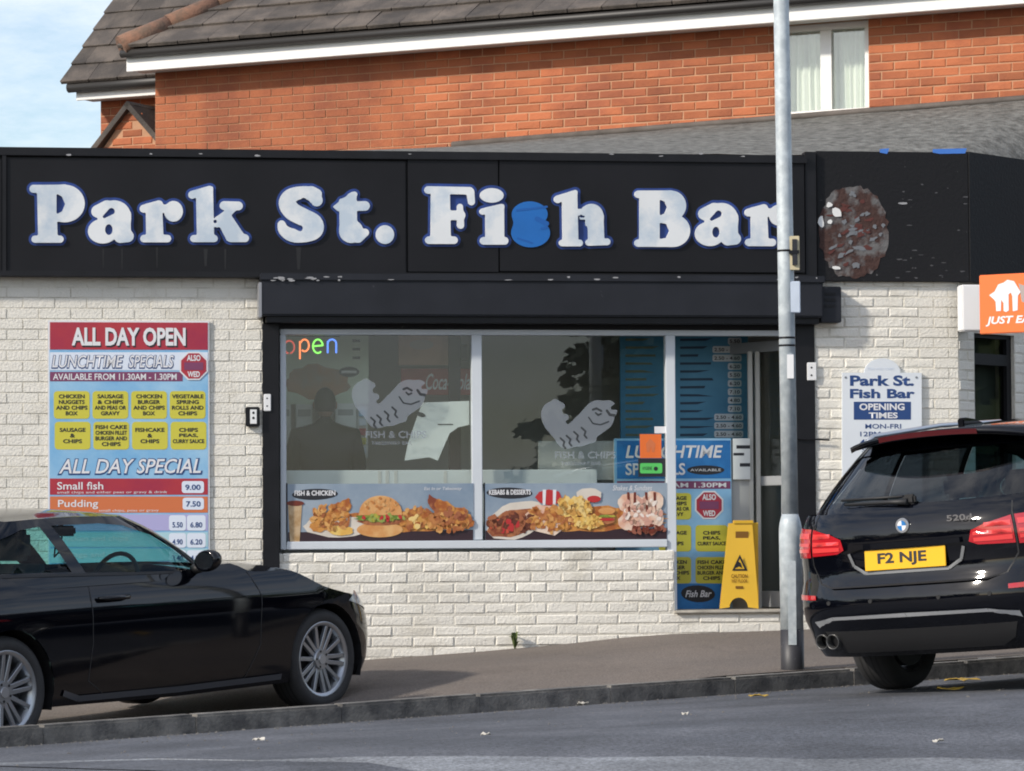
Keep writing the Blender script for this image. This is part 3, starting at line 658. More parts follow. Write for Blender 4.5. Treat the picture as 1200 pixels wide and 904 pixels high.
# ================================================================ THINGS ON THE SHOP FRONT
def on_front(name, label, cat, group=None):
    return empty(name, tuple(F.o), F.yaw, label, cat, group)
def FP(pts, y=0.0): return [F(px, py, -y) for px, py in pts]
def flat(name, m, parent, pts, y, back=None):
    """flat shape on the front, outline measured on the photograph, y = depth (negative: towards the street)"""
    P = FP(pts, y); bm = BM()
    if back is None: sheet_loops(bm, [P], y, None)
    else: sheet_loops(bm, [P], y, back)
    return mk(name, bm, m, parent)
def rectpx(x0, y0, x1, y1): return [(x0, y0), (x1, y0), (x1, y1), (x0, y1)]
def ep(cx, cy, rx, ry, n=20, jit=0.0, a0=0.0, seed=1, rot=0.0):
    rr = random.Random(seed); out = []
    for i in range(n):
        a = a0 + 2 * math.pi * i / n; k_ = 1 + rr.uniform(-jit, jit); x, y = rx * math.cos(a) * k_, ry * math.sin(a) * k_
        out.append((cx + x * math.cos(rot) - y * math.sin(rot), cy + x * math.sin(rot) + y * math.cos(rot)))
    return out
def rrpx(x0, y0, x1, y1, r=4):
    out = []
    for cx, cy, a in ((x1 - r, y0 + r, -90), (x1 - r, y1 - r, 0), (x0 + r, y1 - r, 90), (x0 + r, y0 + r, 180)):
        for k_ in range(4): t = R(a + 30 * k_); out.append((cx + r * math.cos(t), cy + r * math.sin(t)))
    return out
def textpx(name, s, m, parent, x0, y0, x1, y1, y, **k): 
    (u0, z1), (u1, _), (_, z0) = F(x0, y0, -y), F(x1, y0, -y), F((x0 + x1) / 2, y1, -y)
    z1 = F((x0 + x1) / 2, y0, -y)[1]
    return text(name, s, m, parent, u0, u1, z0, z1, y, **k)
def bpx(name, m, parent, x0, y0, x1, y1, ya, yb, bevel=0.0, yref=None):
    yr = ya if yref is None else yref
    (u0, z1), (u1, z0) = F(x0, (y0 + y1) / 2, -yr), F(x1, (y0 + y1) / 2, -yr)
    z1 = F((x0 + x1) / 2, y0, -yr)[1]; z0 = F((x0 + x1) / 2, y1, -yr)[1]
    return bx(name, m, parent, u0, u1, ya, yb, z0, z1, bevel)

# ---- fascia sign
M_let = mat('weathered_white_letter', (0.74, 0.76, 0.77), 0.5, col2=(0.50, 0.58, 0.66), scale=3.2, c2pos=(.46, .62), var=.06)
M_halo = mat('faded_navy_halo', (0.012, 0.04, 0.19), 0.5, var=.3, scale=12)
M_bluef = mat('bare_blue_backing', (0.008, 0.135, 0.46), 0.45, var=.12, scale=5)
M_blut = mat('bright_blue_scrap', (0.06, 0.20, 0.62), 0.5)
M_trim = mat('black_trim', (0.008, 0.008, 0.010), 0.45, spec=.3, var=.3, scale=9)
sign = on_front('fascia_sign', 'long black fascia sign reading Park St. Fish Bar in white letters', 'sign')
ys = -0.10
bpx('backing', M_trim, sign, -60, 177, 946, 326, -0.06, 0.02, yref=-.06)
for a, b in ((8, 475.5), (478, 584), (585.5, 943)):
    bpx('panel', M_black, sign, a, 187, b, 319, ys, -0.061, .003)
bpx('panel', M_black, sign, -60, 187, 2, 319, ys, -0.061, .003)
bpx('edge_strip', M_trim, sign, 2.5, 178, 7.5, 324, ys - .014, -.061, .002)
bpx('top_trim', M_trim, sign, -60, 178, 946, 186.5, ys - .02, -.061, .003)
bpx('bottom_trim', M_trim, sign, -60, 319.5, 946, 326, ys - .02, -.061, .003)
bpx('end_post', M_trim, sign, 944, 178, 957, 331, -.085, .02, .003)
def letter(fn, sc, ox, oy, dx=0, dy=0, m=None, depth=.022):
    g = fn(); top = [[F(px / sc + ox + dx, py / sc + oy + dy, -ys + depth) for px, py in lp] for lp in g.loops(0, .8)]
    bm = sheet_loops(BM(), top, ys - depth, ys - .004); o = mk('letter', bm, m or M_let, sign)
    hal = g.loops(14 if sc < 6 else 24, 1.2)
    if m is None:
        hal = [[F(px / sc + ox + dx, py / sc + oy + dy, -ys + .002) for px, py in lp] for lp in hal]
        hal = [max(hal, key=len)] if fn is not glyph_i else hal
        mk('letter_halo', sheet_loops(BM(), hal, ys - .002, None), M_halo, o)
    return o
for a in LET:
    if a[0] is glyph_s_blue: letter(*a, m=M_bluef, depth=.010)['label'] = 'blue patch where the letter s has fallen off'
    else: letter(*a)
for i_, (px_, py_, r_) in enumerate((((395, 330), (640, 300), 9), ((560, 400), (640, 440), 20), ((600, 480), (640, 470), 12), ((400, 560), (520, 600), 7))):
    g_ = Glyph(330, 690, 240, 670); g_.cap(*px_, *py_, r_)
    for l_ in g_.loops(0, .8): mk('glue_mark', sheet_loops(BM(), [[F(x_ / 7.06 + 550, y_ / 7.06 + 200, -ys + .0115) for x_, y_ in l_]], ys - .0115, None), mat('darker_blue_glue', (.006, .10, .38), .4), sign)
letter(glyph_a, 4.286, 20, 200, 711.6, 3); letter(glyph_r, 4.286, 20, 200, 709, 4.5)
# rust and dirt runs under the letters
M_run = mat('dirt_run', (0.008, 0.008, 0.009), .6)
for x, y0, y1, w_ in ((121, 292, 314, 1), (143, 292, 316, 1), (184, 290, 314, 1), (241, 292, 312, 2.5), (264, 292, 316, 1.2), (350, 290, 316, 3)):
    flat('dirt_run', M_run, sign, [(x - w_, y0), (x + w_, y0), (x + w_ * .5, y1), (x - w_ * .5, y1)], ys - .0012)
rr = random.Random(4)
M_chip = mat('paint_chip', (.34, .34, .35), .8)
for i in range(9):
    x = rr.uniform(20, 930); flat('paint_chip', M_chip, sign, ep(x, rr.uniform(180, 184), rr.uniform(1.2, 4), rr.uniform(.5, 1.1), 7, .35, seed=i), ys - .0225)

# ---- bare fascia on the right with the ghost of a round sign
bare = on_front('bare_fascia', 'scuffed black fascia board with a round patch of peeled paint beside the main sign', 'fascia')
bpx('board', mat('scuffed_black_board', (.010, .010, .0115), .6, spec=.25, col2=(.10, .10, .10), scale=22, c2pos=(.69, .73), bump=.3), bare, 957.5, 178, 1135, 330, -.05, .02, .003)
sf = empty('side_board', (0, 0, 0), R(40)); sf.parent = bare
cu, cz1 = F(1135, 178, .05); cz0 = F(1135, 330, .05)[1]
sf.location = (cu + .003, -.05, 0)
mk('return_board', box(BM(), 0.0, 3.0, 0, .06, cz0, cz1), MATS['scuffed_black_board'], sf)
M_peel = mat('peeled_red_paint', (.055, .026, .021), .85, col2=(.135, .132, .132), scale=7, c2pos=(.47, .60), bump=1.0, bscale=30, detail=10)
outl = ep(1000, 272, 41, 55, 60, .05, seed=5)
outl = [(max(x, 959.5), min(y, 327)) for x, y in outl]
pl = flat('peeled_patch', M_peel, bare, outl, -.0535, -.0505)
for i in range(46):
    a, q_ = rr.uniform(0, 6.28), rr.uniform(.0, .93); x, y = 1002 + 38 * q_ * math.cos(a), 272 + 50 * q_ * math.sin(a)
    if x < 962: continue
    right = (x - 1000) / 41 + (y - 272) / 90
    m_ = mat('grey_flake', (.17, .18, .195), .8) if rr.random() < .45 + .5 * right else mat('red_flake', (.10, .03, .025), .85)
    flat('flake', m_, pl, ep(x, y, rr.uniform(2, 6), rr.uniform(1.2, 3), 9, .4, seed=i + 50, rot=rr.uniform(-.6, .3)), -.0555 - .0006 * (i % 6))
for x, y, rx, ry in ((972, 240, 3.6, 3.2), (980.5, 249, 5.5, 6.5), (962.5, 261, 3.5, 6.5), (973, 260, 3, 3), (980, 314, 5, 2.4)):
    flat('flake', mat('white_flake', (.78, .78, .76), .8), pl, ep(x, y, rx, ry, 10, .25, seed=int(x)), -.0605)
for x0, x1 in ((1093, 1133), (1031, 1042)): flat('blue_scrap', M_blut, bare, [(x0, 175), (x1, 174), (x1 - 2, 180), (x0 + 8, 180.5), (x0, 179)], -.052)
for i in range(26):
    x = rr.uniform(1046, 1132); y = rr.choice((rr.uniform(195, 320), rr.uniform(298, 326))); 
    flat('paint_chip', mat('dim_chip', (.07, .07, .075), .8), bare, ep(x, y, rr.uniform(.8, 4.5), rr.uniform(.4, 1.2), 7, .4, seed=i + 200), -.0515)
flat('paint_chip', M_chip, bare, ep(1058, 238.5, 6, 1.2, 8, .2), -.0516)

# ---- roller shutter: hood and guide rails
sh = on_front('roller_shutter', 'dark steel roller shutter hood with black guide rails framing the shop front', 'shutter')
bpx('hood', M_hood, sh, 306, 328, 965, 371, -.17, .02, .012)
bpx('hood_top', M_hood, sh, 305, 322, 967, 330, -.185, .02, .005)
bpx('bottom_bar', M_trim, sh, 312, 371.5, 960, 379, -.13, .02, .004)
bpx('end_bracket', M_hood, sh, 962, 336, 986, 378, -.115, .02, .006)
for k_, yy in enumerate((343, 350, 357)): bpx('louvre', M_trim, sh, 967, yy, 979, yy + 3, -.121, -.1155)
bpx('end_cap', mat('dull_aluminium', (.35, .35, .36), .5, metal=.6), sh, 303, 331, 307, 372, -.172, .02, .004)
for i in range(26):
    x = rr.choice((rr.uniform(315, 400), rr.uniform(320, 960))); flat('paint_chip', M_chip, sh, ep(x, rr.uniform(324, 329), rr.uniform(1, 5), rr.uniform(.5, 1.3), 7, .4, seed=i + 90), -.1865)
bpx('guide_rail', M_trim, sh, 308, 379.5, 327.5, 735, -.02, .1, .004)
bpx('guide_rail', M_trim, sh, 934, 379.5, 956, 716, -.02, .1, .004)

# ---- little boxes by the shutter rails
t = on_front('key_switch', 'small black key switch box with white face on the cream wall beside left rail', 'switch')
bpx('case', M_trim, t, 288, 477, 304.5, 500, -.055, -.012, .006); bpx('face', M_white, t, 293, 480, 301, 497, -.059, -.0555, .002)
for i, yy in enumerate((484, 490)): flat('button', M_trim, t, ep(297, yy, 1.5, 1.5, 10), -.0605)
t = on_front('alarm_contact', 'small white contact plate on the left black guide rail', 'contact plate')
bpx('plate', M_white, t, 309, 462, 317.5, 482, -.032, -.0205, .004)
for yy in (467, 476): flat('screw', M_trim, t, ep(313, yy, 1.0, 1.0, 8), -.0335)
t = on_front('alarm_contact', 'small white contact plate on the right black guide rail near the lamp post', 'contact plate')
bpx('plate', M_white, t, 946, 425, 957, 446, -.032, -.0205, .004)
for yy in (431, 440): flat('screw', M_trim, t, ep(951, yy, 1.2, 1.2, 8), -.0335)
t = on_front('cable', 'thin dark cable sagging across the right guide rail to the cream wall', 'cable')
mk('wire', tube(BM(), [(*[F(x, y, .035)[0]], -.035, F(x, y, .035)[1]) for x, y in ((917, 513), (930, 513), (940, 515), (955, 515), (972, 516))], .006, 6), M_trim, t)

# ---- big wall poster
P_red = mat('print_red', (.44, .035, .045), .4, col2=(.32, .02, .06), scale=2.0, c2pos=(.4, .7)); P_white = mat('print_white', (.74, .74, .76), .4); P_navy = mat('print_navy', (.02, .06, .20), .4)
P_sky = mat('print_sky', (.18, .42, .68), .4, col2=(.36, .58, .76), scale=3.0, c2pos=(.35, .7)); P_yel = mat('print_yellow', (.60, .55, .06), .4); P_blk = mat('print_black', (.02, .02, .025), .4)
P_or = mat('print_orange', (.62, .17, .06), .4); P_lil = mat('print_lilac', (.42, .40, .66), .4); P_mar = mat('print_maroon', (.20, .05, .12), .4); P_pale = mat('print_pale', (.70, .76, .86), .4)
P_blue = mat('print_blue', (.012, .13, .38), .4, col2=(.03, .22, .55), scale=2.5)
po = on_front('menu_poster', 'tall colourful all day open price poster on the cream wall above the black coupe', 'poster')
yp = -.022
bpx('sheet', P_white, po, 56, 376, 245.5, 720, yp, -.012)
bpx('sheet_edge', P_sky, po, 58, 410, 244, 720, yp - .0015, yp - .0002)
q1, q2 = yp - .003, yp - .0045
bpx('red_band', P_red, po, 58.5, 378, 243.5, 410, q1, yp - .0016)
textpx('lettering', 'ALL DAY OPEN', P_blk, po, 85, 386, 219, 407.5, q2, bold=.03)
textpx('lettering', 'ALL DAY OPEN', P_white, po, 84, 384, 217.5, 405.5, q2 - .0015, bold=.035)
flat('blue_band', P_pale, po, rectpx(58.5, 413, 243.5, 434), q1)
for s_, x0, x1 in (('LUNCHTIME', 60, 145), ('SPECIALS', 150, 204.5)): textpx('lettering', s_, P_navy, po, x0, 416, x1, 432.5, q2, bold=.05, shear=.2); textpx('lettering', s_, P_white, po, x0 + 1, 416.5, x1 - 1, 431, q2 - .0015, bold=.01, shear=.2)
flat('blue_band', P_mar, po, rectpx(58.5, 436, 214, 447), q1)
textpx('lettering', 'AVAILABLE FROM 11.30AM - 1.30PM', P_white, po, 62, 438, 207, 445.5, q2, bold=.015)
def badge(parent, cx, cy, r, y):
    flat('badge', P_white, parent, ep(cx, cy, r * 1.12, r * 1.12, 8, a0=R(22.5)), y); b = flat('badge_face', P_red, parent, ep(cx, cy, r, r, 8, a0=R(22.5)), y - .0015)
    flat('badge_bar', P_mar, parent, rectpx(cx - r * .7, cy - r * .26, cx + r * .7, cy + r * .3), y - .003)
    textpx('lettering', 'ALSO', P_white, parent, cx - r * .5, cy - r * .8, cx + r * .5, cy - r * .36, y - .003, bold=.03); textpx('lettering', 'WED', P_white, parent, cx - r * .45, cy + r * .4, cx + r * .45, cy + r * .82, y - .003, bold=.03)
badge(po, 227, 429, 16, q2 - .002)
words = (('CHICKEN', 'NUGGETS', 'AND CHIPS', 'BOX'), ('SAUSAGE', '& CHIPS', 'AND PEAS OR', 'GRAVY'), ('CHICKEN', 'BURGER', 'AND CHIPS', 'BOX'), ('VEGETABLE', 'SPRING', 'ROLLS AND', 'CHIPS'), ('SAUSAGE', '&', 'CHIPS'), ('FISH CAKE', 'CHICKEN FILLET', 'BURGER AND', 'CHIPS'), ('FISHCAKE', '&', 'CHIPS'), ('CHIPS', 'PEAS,', 'CURRY SAUCE'))
def price_cell(parent, x0, y0, x1, y1, ws, y):
    c_ = flat('cell', P_yel, parent, rrpx(x0, y0, x1, y1, 4), y); n = len(ws); h = (y1 - y0 - 6) / max(n, 4); yy = (y0 + y1) / 2 - n * h / 2
    for w_ in ws:
        hw_ = min((x1 - x0) * .44, len(w_) * (x1 - x0) * .048 + 1.0); cx = (x0 + x1) / 2
        textpx('lettering', w_, P_blk, parent, cx - hw_, yy + h * .12, cx + hw_, yy + h * .84, y - .0015, bold=.03); yy += h
for i, ws in enumerate(words):
    c_, r_ = i % 4, i // 4; x0 = 63 + c_ * 45.3 + (1 if r_ else 0); y0 = 458.5 + r_ * 36
    price_cell(po, x0, y0, x0 + 42, y0 + 32.5, ws, q1)
textpx('lettering', 'ALL DAY SPECIAL', P_navy, po, 67, 537, 237.5, 557, q1, bold=.05, shear=.25)
textpx('lettering', 'ALL DAY SPECIAL', P_white, po, 69, 538, 235.5, 555, q1 - .0015, bold=.012, shear=.25)
flat('red_row', P_red, po, rectpx(58.5, 561, 243.5, 580), q1); flat('orange_row', P_or, po, rectpx(58.5, 582, 243.5, 601), q1); flat('lilac_row', P_lil, po, rectpx(58.5, 603, 243.5, 622), q1)
for i_ in range(5): flat('pale_row', mat('print_aqua', (.40, .62, .68), .4), po, rectpx(58.5, 624 + i_ * 19, 243.5, 641 + i_ * 19), q1); textpx('lettering', ('Chicken and chips', 'Sausage and chips', 'Fish cake and chips', 'Burger and chips', 'Chips and gravy')[i_], P_white, po, 66, 628 + i_ * 19, 150, 636 + i_ * 19, q2, bold=.01)
textpx('lettering', 'Small fish', P_white, po, 67, 565, 121, 574, q2, bold=.01); textpx('lettering', 'small chips and either peas or gravy & drink', P_white, po, 67, 575.5, 196, 579.3, q2)
textpx('lettering', 'Pudding', P_white, po, 68, 586, 115, 597, q2, bold=.01); textpx('lettering', 'small chips, peas or gravy', P_white, po, 116, 597, 186, 600.6, q2)
for x0, y0, x1, y1, s_ in ((213, 564, 239, 578, '9.00'), (214, 583.5, 239, 597.5, '7.50'), (198, 604, 218, 622, '5.50'), (219, 604, 241, 622, '6.80'), (198, 625, 218, 642, '4.90'), (219, 625, 241, 642, '6.20'), (198, 645, 218, 661, '3.40'), (219, 645, 241, 661, '4.80')):
    flat('price_box', P_pale, po, rrpx(x0, y0, x1, y1, 3), q2); textpx('lettering', s_, P_navy, po, x0 + 4, y1 - 10, x1 - 4, y1 - 3.5, q2 - .0015, bold=.02)

# ---- opening times board
ob = on_front('opening_times_board', 'white opening times board with a domed top on the cream wall above the estate car', 'notice board')
yb_ = -.034
dome = [(987, 700), (987, 437)] + [(1013, 437)] + [(1034 + 21.5 * math.cos(R(a)), 438 - 18 * math.sin(R(a))) for a in range(168, 10, -14)] + [(1055, 437), (1080, 437), (1081, 700)]
flat('panel', mat('white_board', (.72, .76, .80), .4, var=.04, scale=4), ob, dome[::-1], yb_, -.012)
textpx('lettering', 'Park St.', P_navy, ob, 996, 440, 1071, 452.5, yb_ - .0015, bold=.035); textpx('lettering', 'Fish Bar', P_navy, ob, 996, 456, 1072, 467, yb_ - .0015, bold=.035)
flat('title_box', P_navy, ob, rectpx(1000.5, 471, 1067.5, 492), yb_ - .0012)
textpx('lettering', 'OPENING', P_white, ob, 1007, 473, 1060, 481, yb_ - .0025, bold=.03); textpx('lettering', 'TIMES', P_white, ob, 1018, 483.5, 1052, 490.5, yb_ - .0025, bold=.03)
for s_, x0, x1, yy in (('MON-FRI', 1014, 1056, 497), ('12PM - 3PM', 1008, 1063, 506), ('4PM - 11PM', 1008, 1064, 515), ('SAT', 1010, 1030, 525)): textpx('lettering', s_, P_navy, ob, x0, yy, x1, yy + 5.6, yb_ - .0015, bold=.012)
textpx('lettering', 'FISH AND CHIPS', P_pale, ob, 1017, 431, 1048, 434, yb_ - .0015)
for x, y in ((991, 442.5), (1074, 442.5)): flat('screw', mat('steel', (.4, .4, .4), .4, metal=1), ob, ep(x, y, 1.4, 1.4, 8), yb_ - .003)

# ---- takeaway delivery sign standing out from the corner
p = at(1149, 358, 24.05); je = empty('projecting_sign', (p.x, p.y, 0), R(-33), 'orange projecting light box sign with white house logo at the shop corner', 'sign')
M_jo = mat('orange_acrylic', (.78, .165, .03), .35); zj1, zj0 = at(1149, 323, 24.05).z, at(1149, 392, 24.05).z; jw = .52
bx('face', M_jo, je, 0, jw, -.02, .0, zj0, zj1, .006)
bx('housing', M_white, je, .01, jw - .01, .001, .10, zj0 + .01, zj1 - .01, .005)
hz = lambda y: lerp(zj1, zj0, (y - 323) / 69.0); hx = lambda x: (x - 1149) / 51.5 * .375
hl = [(1160, 347), (1166, 343), (1170, 335), (1176, 333), (1180, 330), (1187, 332), (1194, 345), (1191, 349), (1190.5, 366), (1185.5, 367), (1185, 349), (1183.5, 345), (1181, 347), (1181, 366), (1178, 367.5), (1175.5, 366), (1175.5, 357), (1173, 353), (1172.5, 366), (1167.5, 366), (1167, 355), (1165, 352)]
mk('logo', sheet_loops(BM(), [[(hx(x), hz(y)) for x, y in hl[::-1]]], -.024, -.0205), P_white, je)
mk('logo_shadow', sheet_loops(BM(), [[(hx(x), hz(y)) for x, y in ((1192, 335), (1206, 341), (1206, 362), (1195, 356))]], -.0222, None), mat('grey_print', (.36, .30, .28), .5), je)
text('lettering', 'JUST EAT', P_white, je, hx(1156), hx(1213), hz(383.5), hz(372), -.0225, bold=.03, shear=.2)
p2 = at(1127, 358, 24.25); br = empty('white_sign_box', (p2.x, p2.y, 0), R(8.3), 'plain white sign housing fixed between wall corner and orange sign', 'sign box')
bx('housing', M_white, br, 0, .17, -.02, .12, at(1127, 388, 24.25).z, at(1127, 334, 24.25).z, .008)
bx('mount', M_trim, br, .03, .15, .121, .30, at(1127, 384, 24.25).z, at(1127, 338, 24.25).z)

# ---- posters of food along the bottom of the window
M_fry = mat('golden_fried', (.60, .27, .06), .5, col2=(.36, .10, .02), scale=16, c2pos=(.42, .6), detail=8); M_bun = mat('bun', (.62, .27, .08), .4, col2=(.72, .42, .17), scale=6); M_salad = mat('salad', (.12, .22, .03), .5, col2=(.45, .40, .05), scale=20)
M_chipf = mat('chips', (.72, .42, .09), .5, col2=(.80, .56, .16), scale=14); M_meat = mat('kebab', (.22, .05, .02), .5, col2=(.42, .16, .06), scale=18); M_redf = mat('red_carton', (.48, .03, .03), .4); M_cream2 = mat('ice_cream', (.78, .62, .50), .5, col2=(.70, .40, .28), scale=10)
M_choc = mat('chocolate', (.16, .03, .015), .4); M_pbg = mat('poster_blue_grey', (.17, .24, .33), .4, col2=(.34, .40, .46), scale=2.2, c2pos=(.3, .7)); M_pbase = mat('poster_dark_table', (.035, .016, .022), .4); M_cof = mat('iced_coffee', (.55, .40, .24), .4, col2=(.40, .24, .10), scale=12); M_plate = mat('pale_paper', (.66, .60, .52), .5, var=.1, scale=9)
yf = yW - .034
M_bun_s = mat('bun_sheen', (.70, .40, .16), .4); TINT = {'bun': [M_bun, M_bun_s, mat('bun_dark', (.52, .20, .05), .4)], 'salad': [M_salad, mat('leaf_light', (.30, .36, .08), .5), M_redf], 'ice_cream': [M_cream2, mat('ice_pale', (.82, .72, .64), .5), mat('ice_pink', (.62, .34, .26), .5)], 'golden_fried': [M_fry, mat('fried_light', (.70, .38, .12), .5, col2=(.5, .2, .05), scale=22), mat('fried_dark', (.33, .10, .03), .5, col2=(.5, .2, .06), scale=22)], 'chips': [M_chipf, mat('chip_light', (.80, .58, .22), .5), mat('chip_dark', (.58, .30, .07), .5)], 'kebab': [M_meat, mat('kebab_light', (.36, .12, .05), .5), mat('kebab_dark', (.12, .03, .015), .5)], 'red_carton': [M_redf, mat('tomato', (.55, .08, .04), .5)], 'chocolate': [M_choc, mat('choc_light', (.30, .10, .06), .5)]}
def food(x0, y0, x1, y1, label):
    o = on_front('food_poster', label, 'poster', None); bpx('sheet', M_pbg, o, x0, y0, x1, y1, yf, yf + .003)
    flat('table', M_pbase, o, [(x0 + .5, y1 - 13), (x1 - .5, y1 - 16), (x1 - .5, y1 - .5), (x0 + .5, y1 - .5)], yf - .0008)
    bpx('border', M_trim, o, x0 - 1.5, y0 - .5, x0, y1 + 1, yf - .001, yf + .003); bpx('border', M_trim, o, x0 - 1.5, y1, x1 + 1, y1 + 1.3, yf - .001, yf + .003)
    return o
def bits(o, m, cx, cy, rx, ry, n, r, y, seed, name='piece'):
    q_ = random.Random(seed)
    for i in range(n):
        a, k_ = q_.uniform(0, 6.28), math.sqrt(q_.random()); flat(name, q_.choice(TINT.get(m.name, [m])), o, ep(cx + rx * k_ * math.cos(a), cy + ry * k_ * math.sin(a), q_.uniform(.6, 1.3) * r, q_.uniform(.4, .8) * r, 9, .25, seed=seed * 31 + i, rot=q_.uniform(0, 3)), y - .0004 * (i % 7))
f1 = food(337, 567, 555, 637, 'landscape poster of burger and fried chicken in the left window pane')
y_ = yf - .0015
flat('platter', M_fry, f1, ep(458, 612, 93, 12, 40, .10, seed=77), yf - .0012)
flat('paper', M_plate, f1, ep(396, 617, 40, 13, 24, .05), y_); flat('logo', P_blk, f1, ep(369, 579.5, 27, 6.5, 24, rot=-.03), y_); textpx('lettering', 'FISH & CHICKEN', P_white, f1, 345, 575, 393, 581, y_ - .001, bold=.03); textpx('lettering', 'Eat In or Takeaway', P_white, f1, 497, 571, 541, 575.5, y_, shear=.2)
flat('cup', M_cof, f1, [(337.5, 592), (354, 591), (351, 636), (340, 636)], y_ - .002); flat('cup_lid', M_choc, f1, ep(346, 590, 10.5, 3.2, 16), y_ - .003)
for i, (cx, cy, rx, ry, ro) in enumerate(((380, 612, 16, 9, -.5), (395, 600, 18, 8, -.7), (404, 594, 10, 7, -1.2), (372, 618, 9, 6, .2))): flat('chicken', M_fry, f1, ep(cx, cy, rx, ry, 22, .12, seed=i, rot=ro), y_ - .002 - .0005 * i)
flat('dip', M_chipf, f1, ep(400, 622, 14, 6, 16, .1), y_ - .005); bits(f1, M_fry, 388, 607, 24, 14, 60, 4, y_ - .005, 3)
flat('bun', M_bun, f1, ep(445, 621, 27, 9, 24), y_ - .003); flat('patty', M_meat, f1, ep(446, 611, 27, 5, 20, .08), y_ - .004); flat('lettuce', M_salad, f1, ep(444, 607, 28, 4.5, 26, .2), y_ - .005)
flat('bun', M_bun, f1, [(420, 604)] + [(446 + 25 * math.cos(R(a)), 601 - 20 * math.sin(R(a))) for a in range(175, -1, -12)] + [(471, 604)], y_ - .006); bits(f1, M_bun, 446, 592, 20, 8, 30, 2.2, y_ - .0075, 31, 'bun_sheen'); bits(f1, M_salad, 446, 607, 27, 3, 40, 3, y_ - .0085, 32, 'leaf')
flat('chicken', M_fry, f1, ep(488, 608, 19, 13, 24, .12, seed=8), y_ - .004); bits(f1, M_chipf, 497, 612, 18, 8, 20, 5, y_ - .006, 5); bits(f1, M_fry, 488, 608, 18, 12, 40, 4, y_ - .0055, 7); bits(f1, M_fry, 524, 609, 28, 14, 70, 4.5, y_ - .0105, 9); bits(f1, M_meat, 532, 602, 14, 10, 20, 4, y_ - .0115, 10)
for i, (cx, cy, rx, ry, ro) in enumerate(((512, 594, 16, 6, .9), (525, 598, 20, 8, .6), (538, 606, 14, 10, .3), (547, 612, 8, 8, 0))): flat('chicken', M_fry if i else M_meat, f1, ep(cx, cy, rx, ry, 20, .14, seed=i + 20, rot=ro), y_ - .008 - .0004 * i)
f2 = food(568.5, 566.5, 782, 635, 'landscape poster of kebab, chips and ice cream in the right window pane')
flat('platter', M_fry, f2, ep(680, 608, 98, 15, 40, .10, seed=78), yf - .0012); flat('logo', P_blk, f2, ep(597, 578, 27, 6.5, 24, rot=.02), y_); textpx('lettering', 'KEBABS & DESSERTS', P_white, f2, 573, 574, 622, 580, y_ - .001, bold=.03); textpx('lettering', 'Shakes & Sundaes', P_white, f2, 718, 569, 764, 575, y_, shear=.25)
flat('plate', M_plate, f2, ep(605, 610, 36, 21, 24, .04, rot=-.35), y_ - .001); flat('wrap', M_meat, f2, ep(602, 613, 32, 15, 24, .06, rot=-.3), y_ - .002); bits(f2, M_meat, 600, 612, 28, 11, 70, 4.5, y_ - .004, 11); bits(f2, M_redf, 590, 616, 18, 6, 10, 5, y_ - .005, 12)
flat('carton', M_redf, f2, ep(643, 583, 16, 9, 8, .1), y_ - .003)
for x in (636, 648): flat('carton_stripe', P_white, f2, [(x, 574), (x + 4, 574), (x + 3, 592), (x, 592)], y_ - .0038)
flat('paper', M_cream2, f2, [(612, 606), (628, 592), (664, 594), (676, 608), (650, 628), (625, 622)], y_ - .004); bits(f2, M_fry, 645, 608, 28, 14, 90, 4.5, y_ - .006, 14); bits(f2, M_chipf, 672, 594, 20, 10, 80, 4.5, y_ - .009, 15); bits(f2, M_chipf, 690, 612, 16, 7, 40, 3.5, y_ - .0095, 16)
flat('dip', M_plate, f2, ep(690, 580, 15, 8, 18, .05), y_ - .006); flat('sauce', M_redf, f2, ep(696, 585, 8, 4, 14), y_ - .007); flat('naan', M_chipf, f2, ep(690, 612, 17, 8, 20, .1), y_ - .007)
flat('burger', M_meat, f2, ep(711, 607, 10, 8, 16, .1), y_ - .009); flat('burger_bun', M_bun, f2, ep(711, 599, 10, 4, 16), y_ - .010); flat('lettuce', M_salad, f2, ep(711, 605, 10.5, 1.6, 16, .2), y_ - .011); flat('tomato', M_redf, f2, ep(711, 609, 9, 1.6, 16), y_ - .011)
for cx, cy, rx, ry in ((738, 590, 14, 12), (765, 588, 13, 12), (752, 602, 22, 14), (736, 612, 12, 10), (768, 606, 10, 12)): flat('ice_cream', M_cream2, f2, ep(cx, cy, rx, ry, 20, .06, seed=int(cx)), y_ - .008)
for x, a in ((736, .1), (744, -.12), (757, .1), (767, 0)): flat('wafer', M_choc, f2, [(x - 1.3, 577), (x + 1.6, 577), (x + 2 + a * 8, 600), (x - 1 + a * 8, 600)], y_ - .010)
bits(f2, M_cream2, 752, 600, 24, 16, 60, 4, y_ - .0092, 22); bits(f2, M_choc, 757, 620, 24, 5, 30, 3.5, y_ - .011, 21)

